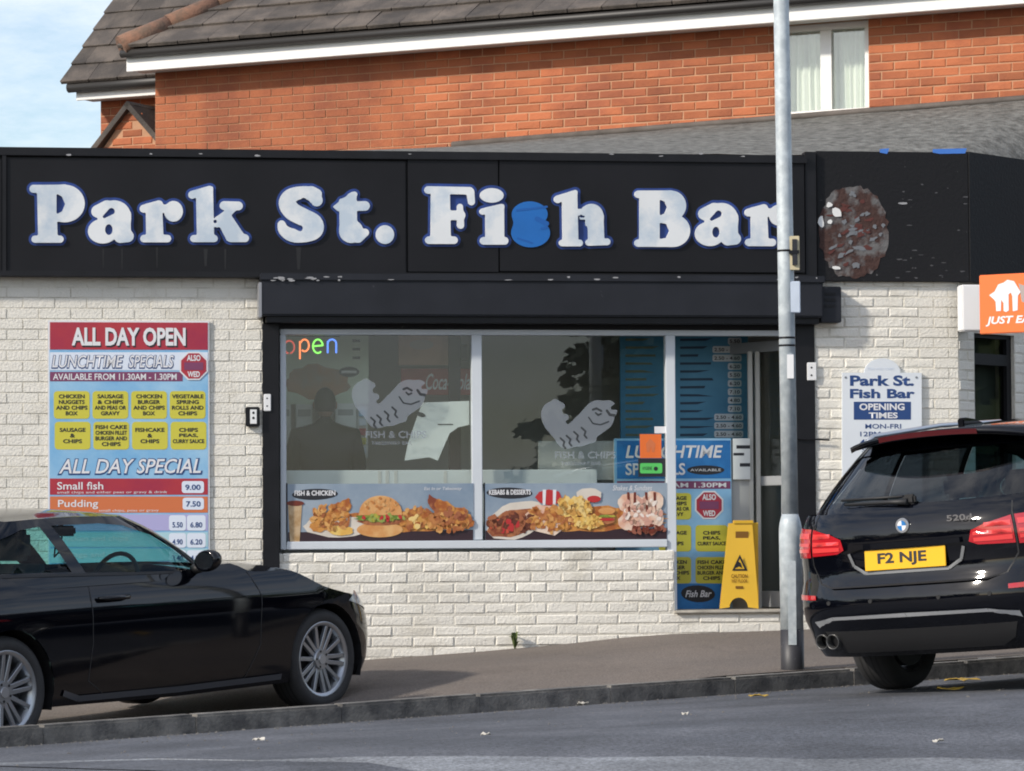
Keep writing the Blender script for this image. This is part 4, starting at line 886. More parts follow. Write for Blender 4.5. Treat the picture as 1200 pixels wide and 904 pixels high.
# ---- frosted fish on the glass
def film(name, col, op):
    m = bpy.data.materials.new(name); m.use_nodes = True; t_ = m.node_tree; t_.nodes.clear(); k = t_.links.new
    a = t_.nodes.new('ShaderNodeBsdfTransparent'); d = t_.nodes.new('ShaderNodeBsdfDiffuse'); d.inputs['Color'].default_value = (*col, 1); ms = t_.nodes.new('ShaderNodeMixShader'); ms.inputs[0].default_value = op; o = t_.nodes.new('ShaderNodeOutputMaterial')
    k(a.outputs[0], ms.inputs[1]); k(d.outputs[0], ms.inputs[2]); k(ms.outputs[0], o.inputs[0]); return m
M_frost = film('frosted_film', (.36, .40, .45), .48)
M_decline = film('decal_line', (.06, .065, .07), .75)
def fish(ox, oy, label):
    o = on_front('fish_decal', label, 'window decal'); yd = yW + .009; sc = 4.52
    T = lambda x, y: ((x / sc) + ox, (y / sc) + oy)
    g = Glyph(400, 860, 260, 600, 3); g.ell(474, 372, 58, 70, 6); g.cap(490, 310, 528, 325, 22, 15); g.cap(500, 400, 545, 385, 34, 18); g.cap(500, 440, 535, 425, 34, 16); g.capcut(534, 352, 560, 340, 8, 14); g.cap(478, 425, 552, 502, 40, 46, k=24)
    g.cap(545, 500, 640, 440, 44, 66, k=20); g.cap(620, 470, 720, 380, 70, 84, k=10); g.cap(740, 360, 770, 345, 70, 50, k=10); g.cap(560, 535, 690, 500, 14, 20); g.capcut(795, 335, 840, 320, 10, 26)
    lp = [[F(*T(x, y), -yd) for x, y in l] for l in g.loops(0, .8)]
    b = mk('fish_body', sheet_loops(BM(), lp, yd, None), M_frost, o)
    def ln(pts, w0): 
        gg = Glyph(400, 860, 260, 600, 3)
        for a, c_ in zip(pts, pts[1:]): gg.cap(*a, *c_, w0, w0, k=1)
        for l in gg.loops(0, .8): mk('line', sheet_loops(BM(), [[F(*T(x, y), -yd + .0015) for x, y in l]], yd - .0015, None), M_decline, o)
    ln([(690, 345), (710, 338), (735, 352)], 6); ln([(705, 362), (718, 374), (734, 366)], 5); ln([(765, 350), (780, 372), (805, 375)], 7); ln([(668, 385), (690, 418), (730, 425), (775, 408)], 4)
    for dx, dy in ((-10, 40), (-50, 62), (-90, 82), (-122, 95)): ln([(640 + dx, 400 + dy), (662 + dx, 420 + dy), (655 + dx, 440 + dy), (668 + dx, 455 + dy)], 5)
    x0, y0 = T(490, 566); x1, y1 = T(812, 604); textpx('lettering', 'FISH & CHIPS', M_frost, o, x0, y0, x1, y1, yd, bold=.02)
    x0, y0 = T(520, 620); x1, y1 = T(735, 640); textpx('lettering', 'TAKEAWAY BAR', M_frost, o, x0, y0, x1, y1, yd, bold=.015)
fish(320, 380, 'frosted cartoon fish decal on the left window pane'); fish(542, 404, 'frosted cartoon fish decal on the right window pane')

# ---- stickers
t = on_front('sticker', 'square orange delivery sticker inside the right window pane', 'sticker'); bpx('film', M_jo, t, 750, 509, 775, 537, yW + .006, yW + .0085)
flat('logo', P_or, t, [(757, 520), (762, 514), (768, 520), (767, 530), (764, 530), (763, 523), (761, 530), (758, 530)], yW + .005)
t = on_front('hygiene_sticker', 'black sticker with a bright green rating panel on the right pane', 'sticker'); bpx('film', P_blk, t, 748, 537.5, 780, 559, yW + .006, yW + .0085)
flat('panel', mat('print_green', (.10, .55, .12), .4), t, rrpx(750, 543, 776, 555, 2), yW + .005); flat('score', P_blk, t, ep(768.5, 549.5, 2.5, 2.5, 12), yW + .004); textpx('lettering', 'HYGIENE', P_blk, t, 753, 547, 764, 551, yW + .004)
t = on_front('paper_slip', 'small blank white paper slip above the orange sticker', 'sticker'); bpx('film', P_white, t, 767, 500, 781, 508, yW + .006, yW + .0085)

# ================================================================ INSIDE THE SHOP
def neon(name, col, pts, parent, y, s_=6.0):
    m = mat('neon_' + name, (.1, .1, .1), .4, emit=col, estr=s_); mk('letter', tube(BM(), [(F(px, py, -y)[0], y, F(px, py, -y)[1]) for px, py in pts], .0065, 8), m, parent)
def arc(cx, cy, rx, ry, a0, a1, n=14): return [(cx + rx * math.cos(R(lerp(a0, a1, i / n))), cy + ry * math.sin(R(lerp(a0, a1, i / n)))) for i in range(n + 1)]
t = on_front('neon_open_sign', 'small rainbow neon open sign in the top left of the window', 'neon sign'); yn = yW + .06
neon('red', (.9, .10, .06), arc(339, 407, 6, 7.5, 100, 440), t, yn, .6)
neon('orange', (1, .22, .06), [(351.5, 421), (351.5, 400)] + arc(357, 405, 5, 7, 210, 490), t, yn, 1.6)
neon('green', (.25, .9, .10), [(367, 406), (378, 405)] + arc(372.5, 406, 5.8, 8, -5, -310), t, yn, 1.5)
neon('blue', (.10, .25, 1), [(384, 414), (384, 400)] + arc(389, 403, 5, 5, 180, 360) + [(394, 414)], t, yn, 1.5)
bpx('mount', M_trim, t, 330, 394, 398, 395, yn + .01, yn + .014)
# counter
M_ctop = mat('white_counter', (.72, .74, .74), .35, var=.08, scale=3)
ct = on_front('service_counter', 'long white service counter behind the shop window', 'counter'); yc = .20
uc0, uc1 = F(334, 560, -yc)[0], F(700, 560, -yc)[0]; zc1 = F(500, 551, -yc)[1]
bx('worktop', M_ctop, ct, uc0, uc1, yc, yc + .19, zc1 - .11, zc1, .006); bx('front', M_ctop, ct, uc0, uc1, yc + .04, yc + .17, zTh - .03, zc1 - .111, .004)
for x in (443, 452, 462, 520): bpx('joint', M_inw, ct, x, 552, x + 4, 568, yc - .002, yc + .01)
# boards and pictures on the back wall
def wallpic(name, label, cat, m, x0, y0, x1, y1, y):
    o = on_front(name, label, cat); bpx('panel', m, o, x0, y0, x1, y1, y, y + .03, .003); return o
M_pg = mat('faded_menu', (.70, .78, .64), .6, var=.1, scale=3); M_pb = mat('faded_food_print', (.56, .34, .26), .6, col2=(.42, .27, .22), scale=3)
o = wallpic('menu_picture', 'pale green food picture on the back wall under the neon sign', 'picture', M_pg, 333, 390, 432, 474, .95)
flat('food', mat('faded_burger', (.42, .22, .12), .6, col2=(.34, .26, .2), scale=5), o, ep(372, 448, 38, 20, 24, .1), 0.948); flat('logo', P_blk, o, ep(409, 436, 12, 6, 20), 0.946); flat('logo_face', P_white, o, rectpx(400, 434.5, 418, 437.5), 0.944)
for i in range(3): flat('price', P_blk, o, rectpx(413, 398 + i * 10, 422, 401 + i * 10), 0.947)
o = wallpic('wall_picture', 'brown food picture high on the back wall beside the dark post', 'picture', M_pb, 467, 393, 526, 428, .95)
flat('print', mat('faded_pink', (.46, .36, .32), .6), o, ep(494, 404, 14, 6, 16), 0.948)
o = wallpic('drinks_fridge', 'red drinks fridge header with white script on the back wall', 'fridge', mat('fridge_red', (.30, .05, .04), .5), 470, 432, 552, 463, .92)
textpx('lettering', 'Coca-Cola', P_white, o, 499, 438, 551, 457, 0.917, shear=.35, bold=.01)
o = wallpic('post', 'dark brown post standing inside the left window pane', 'post', mat('dark_brown_post', (.018, .008, .007), .5), 526, 391, 540, 560, .50); bpx('cleat', MATS['dark_brown_post'], o, 540, 404, 548, 422, 0.48, 0.53)
M_paper = mat('white_notice', (.80, .82, .80), .6, var=.08, scale=6)
o = on_front('notice_sheet', 'torn-edged white notice sheet hanging inside the left pane', 'notice')
flat('sheet', M_paper, o, [(474, 540), (478, 520), (489, 488), (495, 472), (550, 470), (550, 498), (537, 501), (527, 508), (519, 526), (513, 540), (503, 536)], .16, .164)
flat('mark', P_blk, o, ep(493, 486, 6, 2.6, 12, rot=.3), .157)
flat('mark', P_blk, o, rectpx(513, 497, 531, 498.2), .157)
for i, (x0, x1) in enumerate(((331, 341), (347, 366))):
    o = on_front('white_carton', ('tall white carton at the left end of the counter', 'white carton just left of the person inside')[i], 'carton'); bpx('box', M_paper, o, x0, 474, x1, 556, 0.84, 0.93, .004); bpx('label', mat('grey_label', (.4, .42, .42), .6), o, x0 + 2, 480, x1 - 2, 488, 0.836, 0.8395)
o = on_front('white_carton', 'wide white carton just right of the person inside', 'carton'); bpx('box', M_paper, o, 393, 473, 418, 556, 0.84, 0.93, .004)
bpx('label', MATS['grey_label'], o, 396, 480, 414, 487, 0.836, 0.8395)
o = on_front('drinks_stack', 'narrow white shelf of small packets beside the fish tail decal', 'shelf'); bpx('back', M_paper, o, 419, 476, 431, 537, 0.84, 0.90, .003)
for i in range(5): bpx('packet', (P_sky, P_pale, P_red, P_yel, P_pale)[i], o, 421, 480 + i * 11, 429, 488 + i * 11, 0.80, 0.839)
# right-hand side: dark display, white board, menu
o = on_front('white_notice_board', 'plain white notice board behind the right window pane', 'notice board'); bpx('panel', mat('dull_white_board', (.50, .50, .47), .6, var=.05, scale=4), o, 631, 517, 719, 563, .5, .53, .003)
o = on_front('white_box', 'low white display box on the counter beside the notice board', 'box'); bpx('box', M_paper, o, 566, 551, 626, 568, .7, .95, .004)
# menu board, blue with prices
mb = on_front('menu_board', 'large blue menu board with price labels inside the doorway', 'menu board'); ym = .75
bpx('panel', mat('menu_blue', (.045, .20, .34), .5, col2=(.09, .30, .46), scale=1.6, c2pos=(.35, .65)), mb, 727, 386, 877, 516, ym, ym + .03)
rr = random.Random(9)
for i in range(13):
    yy = 397 + i * 9.3
    for x0 in (733, 797): flat('dish_name', mat('menu_text', (.02, .05, .09), .6) if x0 > 740 else mat('menu_text2', (.15, .18, .12), .6), mb, [(x0, yy), (x0 + rr.uniform(18, 42), yy + rr.uniform(-.5, .5)), (x0 + rr.uniform(18, 42), yy + 2.6), (x0, yy + 2.8)], ym - .002)
for i in range(12):
    yy = 396 + i * 9.9; wd = 34 if i in (1, 2, 9, 10, 11) else 16; x1 = 869 if i < 9 else 871
    flat('price_label', mat('price_white', (.62, .66, .68), .6), mb, rrpx(x1 - wd, yy, x1, yy + 8, 2), ym - .003); textpx('lettering', rr.choice(('5.50', '4.80', '6.20', '7.10')) if wd < 20 else '2.50 - 4.60', P_blk, mb, x1 - wd + 2, yy + 2, x1 - 2, yy + 6.2, ym - .0045, bold=.02)
# lunchtime poster on the partition
lp_ = on_front('lunch_poster', 'tall blue lunchtime specials poster with yellow cells inside the doorway', 'poster'); yl = .40
bpx('panel', P_sky, lp_, 721, 514, 857.5, 716, yl, yl + .03); bpx('header', P_blue, lp_, 723, 516.5, 856, 561, yl - .0015, yl - .0001)
textpx('lettering', 'LUNCHTIME', P_white, lp_, 733, 522, 847, 537, yl - .003, bold=.02, shear=.2); textpx('lettering', 'SPECIALS', P_white, lp_, 733, 543, 803, 557, yl - .003, bold=.02)
flat('logo', P_blk, lp_, ep(827, 551, 22, 5.5, 20), yl - .003); textpx('lettering', 'AVAILABLE', P_white, lp_, 809, 549.5, 845, 552.5, yl - .0045)
flat('band', P_mar, lp_, rectpx(723, 564, 856, 573), yl - .0015); textpx('lettering', '11.30AM 1.30PM', P_white, lp_, 760, 566, 851, 571.5, yl - .003, bold=.015)
badge(lp_, 831, 592, 16, yl - .003)
for i, (c_, r_) in enumerate(((0, 0), (0, 1), (1, 1), (0, 2), (1, 2))):
    x0 = 772 + c_ * 43; y0 = 578 + r_ * 37.5; price_cell(lp_, x0, y0, x0 + 38, y0 + 31, words[(i * 3 + 1) % 8], yl - .002)
flat('foot_band', P_blue, lp_, rectpx(723, 684, 856, 715), yl - .0015); flat('logo', P_blk, lp_, ep(818, 696, 20, 10, 20, rot=.05), yl - .003); textpx('lettering', 'Fish Bar', P_white, lp_, 803, 692, 834, 700, yl - .0045, shear=.3, bold=.02)
o = on_front('partition', 'plain grey partition panel behind the wet floor sign', 'partition'); bpx('panel', mat('partition_grey', (.42, .42, .41), .6), o, 720, 516, 880, 716, yl + .032, yl + .06)
o = on_front('notice_sheet', 'small white notice sheet with black lines right of the lunchtime poster', 'notice'); bpx('sheet', M_paper, o, 859, 514, 879, 562, yl, yl + .004)
for x0, y0, x1, y1 in ((863, 522, 879, 526), (859.5, 531, 872, 534), (867, 543, 879, 547)): flat('line', P_blk, o, rectpx(x0, y0, x1, y1), yl - .0015)
# wet floor sign: two hinged leaves
wf = on_front('wet_floor_sign', 'yellow folding wet floor sign standing on the doorway step', 'wet floor sign'); ywf = .10
M_wf = mat('yellow_plastic', (.70, .42, .03), .45, var=.06, scale=5)
def leaf(y, pts, name, lean):
    P = FP(pts, y); hole = FP([(866 + 11 * math.cos(R(a)), 712 - 11.5 * math.sin(R(a))) for a in range(0, 181, 15)], y)
    outer = [P[0], P[1]] + [P[2]] + hole + [P[3]]
    bm = sheet_loops(BM(), [outer], y, y + .012); zm = max(p_[1] for p_ in P); z0 = min(p_[1] for p_ in P)
    for v_ in bm.verts: v_.co.y += lean * (v_.co.z - z0) / (zm - z0)
    return mk(name, bm, M_wf, wf)
pts_ = [(857, 613.5), (885, 612.5), (889, 713.5), (843.5, 713.5)]
lf = leaf(ywf, pts_, 'front_leaf', .10); leaf(ywf + .22, pts_, 'back_leaf', -.10)
Lw = lambda y: ywf + .10 * (713 - y) / 100 - .002
flat('warning_triangle', P_blk, wf, [(867, 650), (876, 669), (858, 669)], Lw(664) - .006); flat('triangle_field', M_wf, wf, [(867, 655), (872.5, 667), (861.5, 667)], Lw(664) - .008); flat('figure', P_blk, wf, [(865, 658), (868, 660), (870, 666), (866, 664), (862, 666)], Lw(664) - .0095)
M_wt = mat('print_brown', (.20, .09, .01), .5)
textpx('lettering', 'CAUTION', M_wt, wf, 857, 673, 876, 677.5, Lw(675) - .005, bold=.02); textpx('lettering', 'WET FLOOR', M_wt, wf, 857, 679, 876, 683, Lw(681) - .005, bold=.02); flat('slot', M_wt, wf, rectpx(862, 623, 877, 631), Lw(625) - .004); flat('mark', M_wt, wf, rectpx(862, 687, 871, 690), Lw(688) - .004)
bpx('hinge', M_wf, wf, 860, 610, 883, 614, ywf + .09, ywf + .13, .003)

# ---- person standing inside with their back to the street
def person():
    yq = .62; u0, zt = F(381, 458, -yq); z0 = zTh - .03; H = zt - z0
    root = empty('person', tuple(F.world(u0, yq, z0)), F.yaw, 'person in a dark grey top seen from behind through the left pane', 'person')
    k_ = H / 1.72
    J = {'pel': (0, 0, .93), 'wst': (0, 0, 1.08), 'chest': (0, -.01, 1.28), 'sho': (0, 0, 1.41), 'nck': (0, .01, 1.47), 'hed': (0, .02, 1.53)}
    E = [('pel', 'wst'), ('wst', 'chest'), ('chest', 'sho'), ('sho', 'nck'), ('nck', 'hed')]
    rad = {'pel': (.20, .14), 'wst': (.21, .14), 'chest': (.235, .15), 'sho': (.15, .10), 'nck': (.06, .06), 'hed': (.062, .065)}
    for s_, nm in ((1, 'l'), (-1, 'r')):
        for k2, p, r in (('sh', (.205 * s_, 0, 1.37), .088), ('el', (.265 * s_, .03, 1.12), .068), ('wr', (.20 * s_, .24, 1.02), .040), ('ha', (.18 * s_, .32, 1.01), .036), ('hi', (.10 * s_, 0, .90), .095), ('kn', (.11 * s_, .02, .49), .062), ('an', (.115 * s_, -.01, .09), .042), ('to', (.13 * s_, .14, .035), .036)):
            J[k2 + nm] = p; rad[k2 + nm] = (r, r)
        E += [('sho', 'sh' + nm), ('sh' + nm, 'el' + nm), ('el' + nm, 'wr' + nm), ('wr' + nm, 'ha' + nm), ('pel', 'hi' + nm), ('hi' + nm, 'kn' + nm), ('kn' + nm, 'an' + nm), ('an' + nm, 'to' + nm)]
        for q_ in range(5):
            a = (.18 * s_ + (q_ - 2) * .018, .36, 1.015) if q_ else (.14 * s_, .33, 1.02); b = (a[0], a[1] + (.035 + .006 * (2 - abs(q_ - 2))), a[2] - .025)
            J[f'f{q_}{nm}'] = a; J[f'g{q_}{nm}'] = b; rad[f'f{q_}{nm}'] = rad[f'g{q_}{nm}'] = (.009, .009); E += [('ha' + nm, f'f{q_}{nm}'), (f'f{q_}{nm}', f'g{q_}{nm}')]
    names = list(J); me = bpy.data.meshes.new('body'); me.from_pydata([tuple(c * k_ for c in J[n]) for n in names], [(names.index(a), names.index(b)) for a, b in E], [])
    o = link('body', me, None, None); md = o.modifiers.new('skin', 'SKIN')
    sv = me.skin_vertices[0].data
    for i, n in enumerate(names): sv[i].radius = tuple(r * k_ for r in rad[n]); sv[i].use_root = n == 'pel'
    o.modifiers.new('sub', 'SUBSURF').levels = 2
    bpy.context.view_layer.update(); dg = bpy.context.evaluated_depsgraph_get()
    m2 = bpy.data.meshes.new_from_object(o.evaluated_get(dg)); bpy.data.objects.remove(o)
    for p in m2.polygons: p.use_smooth = True
    m2.materials.clear(); b = link('body', m2, mat('dark_grey_cloth', (.014, .013, .013), .85, var=.2, scale=6), root)
    bm = BM(); bmesh.ops.create_uvsphere(bm, u_segments=24, v_segments=16, radius=1)
    for v_ in bm.verts:
        z = v_.co.z; v_.co = Vector((v_.co.x * (.080 if z > -.3 else .072), v_.co.y * .098 + .02, z * .118 + 1.62)) * k_
    h = mk('head', bm, mat('skin', (.30, .17, .12), .6), root, smooth=True)
    bm = BM(); bmesh.ops.create_uvsphere(bm, u_segments=24, v_segments=16, radius=1)
    for v_ in bm.verts:
        z = v_.co.z; fr = 1.0 if v_.co.y < .35 or z > .45 else .8; v_.co = Vector((v_.co.x * .085 * fr, v_.co.y * .103 * fr + .012, max(z, -.55) * .122 + 1.625)) * k_
    mk('hair', bm, mat('dark_hair', (.025, .02, .018), .7), h, smooth=True)
    for s_ in (1, -1):
        bm = BM(); bmesh.ops.create_uvsphere(bm, u_segments=10, v_segments=8, radius=1)
        for v_ in bm.verts: v_.co = Vector((v_.co.x * .012 + .083 * s_, v_.co.y * .02 + .02, v_.co.z * .032 + 1.61)) * k_
        mk('ear', bm, MATS['skin'], h, smooth=True)
    bm = BM(); cyl(bm, Vector((0, .115, 1.625)) * k_, Vector((0, .14, 1.595)) * k_, .01, .016, 8); mk('nose', bm, MATS['skin'], h)
    for s_ in (1, -1):
        bm = BM(); bmesh.ops.create_uvsphere(bm, u_segments=10, v_segments=8, radius=.011 * k_)
        for v_ in bm.verts: v_.co += Vector((.03 * s_, .112, 1.635)) * k_
        mk('eye', bm, M_white, h, smooth=True)
    bm = BM(); box(bm, -.022 * k_, .022 * k_, .108 * k_, .118 * k_, 1.565 * k_, 1.573 * k_); mk('mouth', bm, mat('lips', (.28, .10, .09), .5), h)
person()

# ================================================================ STREET FURNITURE AND LITTER
DL = 20.75
lb, lt = at(929, 785, DL), at(915, -25, DL)
lamp = empty('lamp_post', (lb.x, lb.y, lb.z), 0, 'galvanised steel lamp post with dark painted foot at the kerb edge', 'lamp post')
M_galv = mat('galvanised_steel', (.42, .47, .50), .5, metal=.12, col2=(.56, .61, .63), scale=14, var=.12)
M_foot = mat('dark_foot_paint', (.03, .03, .035), .5, col2=(.2, .2, .2), scale=22, c2pos=(.66, .72))
def lp3(y, x=None):
    f_ = (785 - y) / 810.0; p_ = lb.lerp(lt, f_); return p_ - lb
bm = BM(); cyl(bm, lp3(788) - Vector((0, 0, .2)), lp3(738), .073, .073, 28); mk('foot', bm, M_foot, lamp)
bm = BM(); tube(bm, [lp3(738), lp3(622), lp3(614), lp3(604)], [.072, .072, .066, .052], 28); mk('base_column', bm, M_galv, lamp)
top3 = lp3(-900); bm = BM(); tube(bm, [lp3(606), lp3(300), lp3(-25), top3], [.0515, .0505, .0485, .042], 28); mk('shaft', bm, M_galv, lamp)
bm = BM(); tube(bm, [top3, top3 + Vector((.1, -.25, .15)), top3 + Vector((.25, -.6, .2))], .03, 12); arm = mk('arm', bm, M_galv, lamp)
bm = box(BM(), .17, .37, -1.15, -.55, .12, .22); bmesh.ops.translate(bm, vec=top3, verts=bm.verts); mk('lantern', bm, mat('lantern_grey', (.3, .3, .3), .5), lamp, bevel=.02)
for yy in (398, 407, 296): 
    bm = BM(); cyl(bm, lp3(yy + 1.2), lp3(yy - 1.2), .0525, .0525, 28); mk('strap', bm, M_trim, lamp)
bm = BM(); p_ = lp3(640); box(bm, p_.x - .025, p_.x + .025, p_.y - .076, p_.y - .07, p_.z - .62, p_.z - .10); mk('access_door', bm, M_galv, lamp)
def on_post(name, m, x0, y0, x1, y1, bevel=.003):
    a, b = at(x0, y0, DL - .03), at(x1, y1, DL - .03); bm = box(BM(), a.x - lb.x, b.x - lb.x, -.045, -.03, b.z - lb.z, a.z - lb.z); return mk(name, bm, m, lamp, bevel=bevel)
pl_ = on_post('number_plate', mat('yellowed_plate', (.60, .52, .34), .5, var=.2, scale=20), 924, 277, 937, 317)
pl2 = on_post('plate_print', P_blk, 928, 281, 934, 311, .0); pl2.location.y = -.016
on_post('plate_clip', M_trim, 924, 294, 936, 298, 0).location.y = -.02
on_post('notice_tag', mat('pale_blue_tag', (.55, .62, .72), .5, var=.1, scale=9), 923, 330, 938, 367, .005)
on_post('paper_label', M_white, 922, 416, 930, 444, .001).location.y = -.012

M_leaf = mat('yellow_leaf', (.55, .36, .06), .7, rnd=.3); M_litter = mat('pale_litter', (.55, .52, .46), .7)
def leafthing(x, y, fn, w_, m, name, label, cat, seed, rz=0):
    p = ground_hit(x, y, fn); rr_ = random.Random(seed); bm = BM(); n = 12; c0 = bm.verts.new((0, 0, .012)); ring = []
    for i in range(n):
        a = 2 * math.pi * i / n; k_ = 1 + rr_.uniform(-.25, .25); ring.append(bm.verts.new((w_ * math.cos(a) * k_, w_ * .55 * math.sin(a) * k_, .006 + rr_.uniform(0, .016))))
    for i in range(n): bm.faces.new((c0, ring[i], ring[(i + 1) % n]))
    e = bmesh.ops.extrude_face_region(bm, geom=list(bm.faces)); bmesh.ops.translate(bm, vec=(0, 0, -.004), verts=[g_ for g_ in e['geom'] if isinstance(g_, bmesh.types.BMVert)])
    o = mk(name, bm, m, None, (p.x, p.y, fn(p.x, p.y) + .004), (0, 0, rz)); tag(o, label, cat, 'litter along the kerb'); return o
leafthing(1128, 799, zroad, .10, M_leaf, 'fallen_leaf', 'large yellow leaf on the road beside the estate car wheel', 'leaf', 1)
leafthing(1112, 810, zroad, .07, M_leaf, 'fallen_leaf', 'smaller yellow leaf in front of the large one near the wheel', 'leaf', 2)
leafthing(890, 818, zroad, .055, M_leaf, 'fallen_leaf', 'yellow leaf on the road below the lamp post', 'leaf', 3)
leafthing(683, 827, zroad, .035, M_litter, 'litter_scrap', 'pale scrap in the gutter left of the lamp post', 'litter', 4)
leafthing(303, 870, zroad, .030, M_litter, 'litter_scrap', 'white scrap on the road below the coupe front wheel', 'litter', 5)
leafthing(326, 846, zroad, .028, M_litter, 'litter_scrap', 'white scrap at the kerb foot below the coupe front wheel', 'litter', 6)
leafthing(8, 864, zroad, .030, M_litter, 'litter_scrap', 'pale scrap at the kerb foot below the coupe rear wheel', 'litter', 7)
leafthing(803, 840, zroad, .022, M_litter, 'litter_scrap', 'tiny pale scrap on the open road at centre right', 'litter', 8)
leafthing(1100, 872, zroad, .025, M_litter, 'litter_scrap', 'pale scrap on the road in the lower right corner', 'litter', 9)
leafthing(570, 864, zroad, .022, M_litter, 'litter_scrap', 'pale scrap on the road near the bottom centre', 'litter', 10)

wp = F.world(F(603, 752, .04)[0], -.04, zbase(F(603, 752)[0])); weed = empty('weed', tuple(wp), 0, 'small green weed growing at the foot of the cream brick wall', 'weed'); rr = random.Random(12)
for i in range(9):
    a, h, l_ = rr.uniform(0, 6.28), rr.uniform(.05, .13), rr.uniform(.03, .07); bm = BM(); c = Vector((l_ * math.cos(a) * .4, l_ * math.sin(a) * .4 - .01, h)); b = Vector((-math.sin(a), math.cos(a), 0)) * .018; t_ = Vector((l_ * math.cos(a), l_ * math.sin(a) - .01, h * .9))
    V_ = [bm.verts.new(p_) for p_ in ((0, 0, -.01), c + b, t_, c - b)]; bm.faces.new(V_); mk('leaf', bm, mat('weed_green', (.09, .12, .035), .7), weed)

rr = random.Random(31); V_ = []; Fc_ = []
for i in range(900):
    t_ = rr.uniform(-4, 9); w_ = abs(rr.gauss(0, .12)) + .01 if i < 620 else rr.uniform(.05, 3.5); p = KA + KD * t_ + KN * w_; z = zroad(p.x, p.y); r_ = rr.uniform(.003, .009); b = len(V_)
    for dx, dy, dz in ((1, 0, 0), (-.6, .8, 0), (-.5, -.9, 0), (.1, 0, 1.1)): V_.append((p.x + dx * r_ * rr.uniform(.7, 1.3), p.y + dy * r_ * rr.uniform(.7, 1.3), z + .0005 + dz * r_))
    Fc_ += [(b, b + 1, b + 3), (b + 1, b + 2, b + 3), (b + 2, b, b + 3), (b, b + 2, b + 1)]
me = bpy.data.meshes.new('gutter_grit'); me.from_pydata(V_, [], Fc_); tag(link('gutter_grit', me, mat('grit', (.20, .185, .165), .9, var=.4, scale=30)), 'fine grit and small stones along the kerb foot', 'grit', kind='stuff')

# ================================================================ CARS
class Shell:
    """wall of a car body wrapped round its plan outline: q runs from rear centre along one side to front centre, z is height"""
    def __init__(s, xs0, xs1, xr, xf, wx, wz, nr=3.0, nf=2.6, zref=0.6):
        s.xs0, s.xs1, s.xr, s.xf, s.wx, s.wz, s.nr, s.nf = xs0, xs1, xr, xf, wx, wz, nr, nf
        s.Tr = s.table(xs0 - sinterp(zref, xr), s.w(xs0, zref), nr); s.Tf = s.table(sinterp(zref, xf) - xs1, s.w(xs1, zref), nf)
        s.q0, s.q1 = xs0 - s.Tr[-1][1], xs1 + s.Tf[-1][1]
    def table(s, a, b, n):
        T = []; L_ = 0; pv = None
        for i in range(121):
            p = math.pi / 2 * (1 - i / 120); c, d = max(math.cos(p), 0)**(2 / n), max(math.sin(p), 0)**(2 / n); P = (a * c, b * d)
            if pv: L_ += math.hypot(P[0] - pv[0], P[1] - pv[1])
            T.append((p, L_)); pv = P
        return T
    def phi(s, T, d):
        for (p0, l0), (p1, l1) in zip(T, T[1:]):
            if d <= l1: return p0 + (p1 - p0) * (d - l0) / max(l1 - l0, 1e-9)
        return 0.0
    def w(s, x, z): return sinterp(x, s.wx) + sinterp(z, s.wz)
    def pos(s, q, z):
        if q < s.xs0: p = s.phi(s.Tr, s.xs0 - q); n = s.nr; a = sinterp(z, s.xr) - s.xs0; x0 = s.xs0
        elif q > s.xs1: p = s.phi(s.Tf, q - s.xs1); n = s.nf; a = sinterp(z, s.xf) - s.xs1; x0 = s.xs1
        else: return Vector((q, s.w(q, z), z))
        c, d = max(math.cos(p), 0)**(2 / n), max(math.sin(p), 0)**(2 / n)
        return Vector((x0 + a * c, s.w(x0, z) * d, z))
    def normal(s, q, z):
        e = .004; q_ = min(max(q, s.q0 + 2 * e), s.q1 - 2 * e); a = s.pos(q_ + e, z) - s.pos(q_ - e, z); b = s.pos(q_, z + e) - s.pos(q_, z - e); n = b.cross(a); 
        return n.normalized() if n.length > 1e-9 else Vector((0, 1, 0))
    def q_of_y(s, y, z=.7, rear=True):
        lo, hi = (s.q0, s.xs0) if rear else (s.xs1, s.q1)
        for _ in range(40):
            m_ = (lo + hi) / 2; v_ = s.pos(m_, z).y
            if (v_ < y) == rear: lo = m_
            else: hi = m_
        return (lo + hi) / 2
def dens(P, step):
    out = []
    for i in range(len(P)):
        a, b = P[i], P[(i + 1) % len(P)]; n = max(1, int(math.hypot(b[0] - a[0], b[1] - a[1]) / step))
        for k_ in range(n): out.append((lerp(a[0], b[0], k_ / n), lerp(a[1], b[1], k_ / n)))
    return out
def inside(p, P):
    c = False; n = len(P)
    for i in range(n):
        (x0, y0), (x1, y1) = P[i], P[(i + 1) % n]
        if (y0 > p[1]) != (y1 > p[1]) and p[0] < (x1 - x0) * (p[1] - y0) / (y1 - y0) + x0: c = not c
    return c
def cdt(outer, holes, step):
    rings = [dens(outer, step)] + [dens(h, step) for h in holes]; V = []; E = []
    for r in rings:
        b = len(V); V += r; E += [(b + i, b + (i + 1) % len(r)) for i in range(len(r))]
    xs = [p[0] for p in outer]; zs = [p[1] for p in outer]; x = min(xs) + step * .5; edge = [Vector(p) for r in rings for p in r]
    arr = np.array([(p[0], p[1]) for p in V]); nb = len(V)
    while x < max(xs):
        z = min(zs) + step * .5
        while z < max(zs):
            if inside((x, z), outer) and not any(inside((x, z), h) for h in holes) and np.min(np.hypot(arr[:, 0] - x, arr[:, 1] - z)) > step * .45: V.append((x, z))
            z += step
        x += step
    r = delaunay_2d_cdt([Vector(p) for p in V], E, [], 0, 1e-6)
    vo = [(p.x, p.y) for p in r[0]]; out = []
    for f in r[2]:
        c = (sum(vo[i][0] for i in f) / len(f), sum(vo[i][1] for i in f) / len(f))
        if inside(c, outer) and not any(inside(c, h) for h in holes): out.append(tuple(f))
    return vo, out
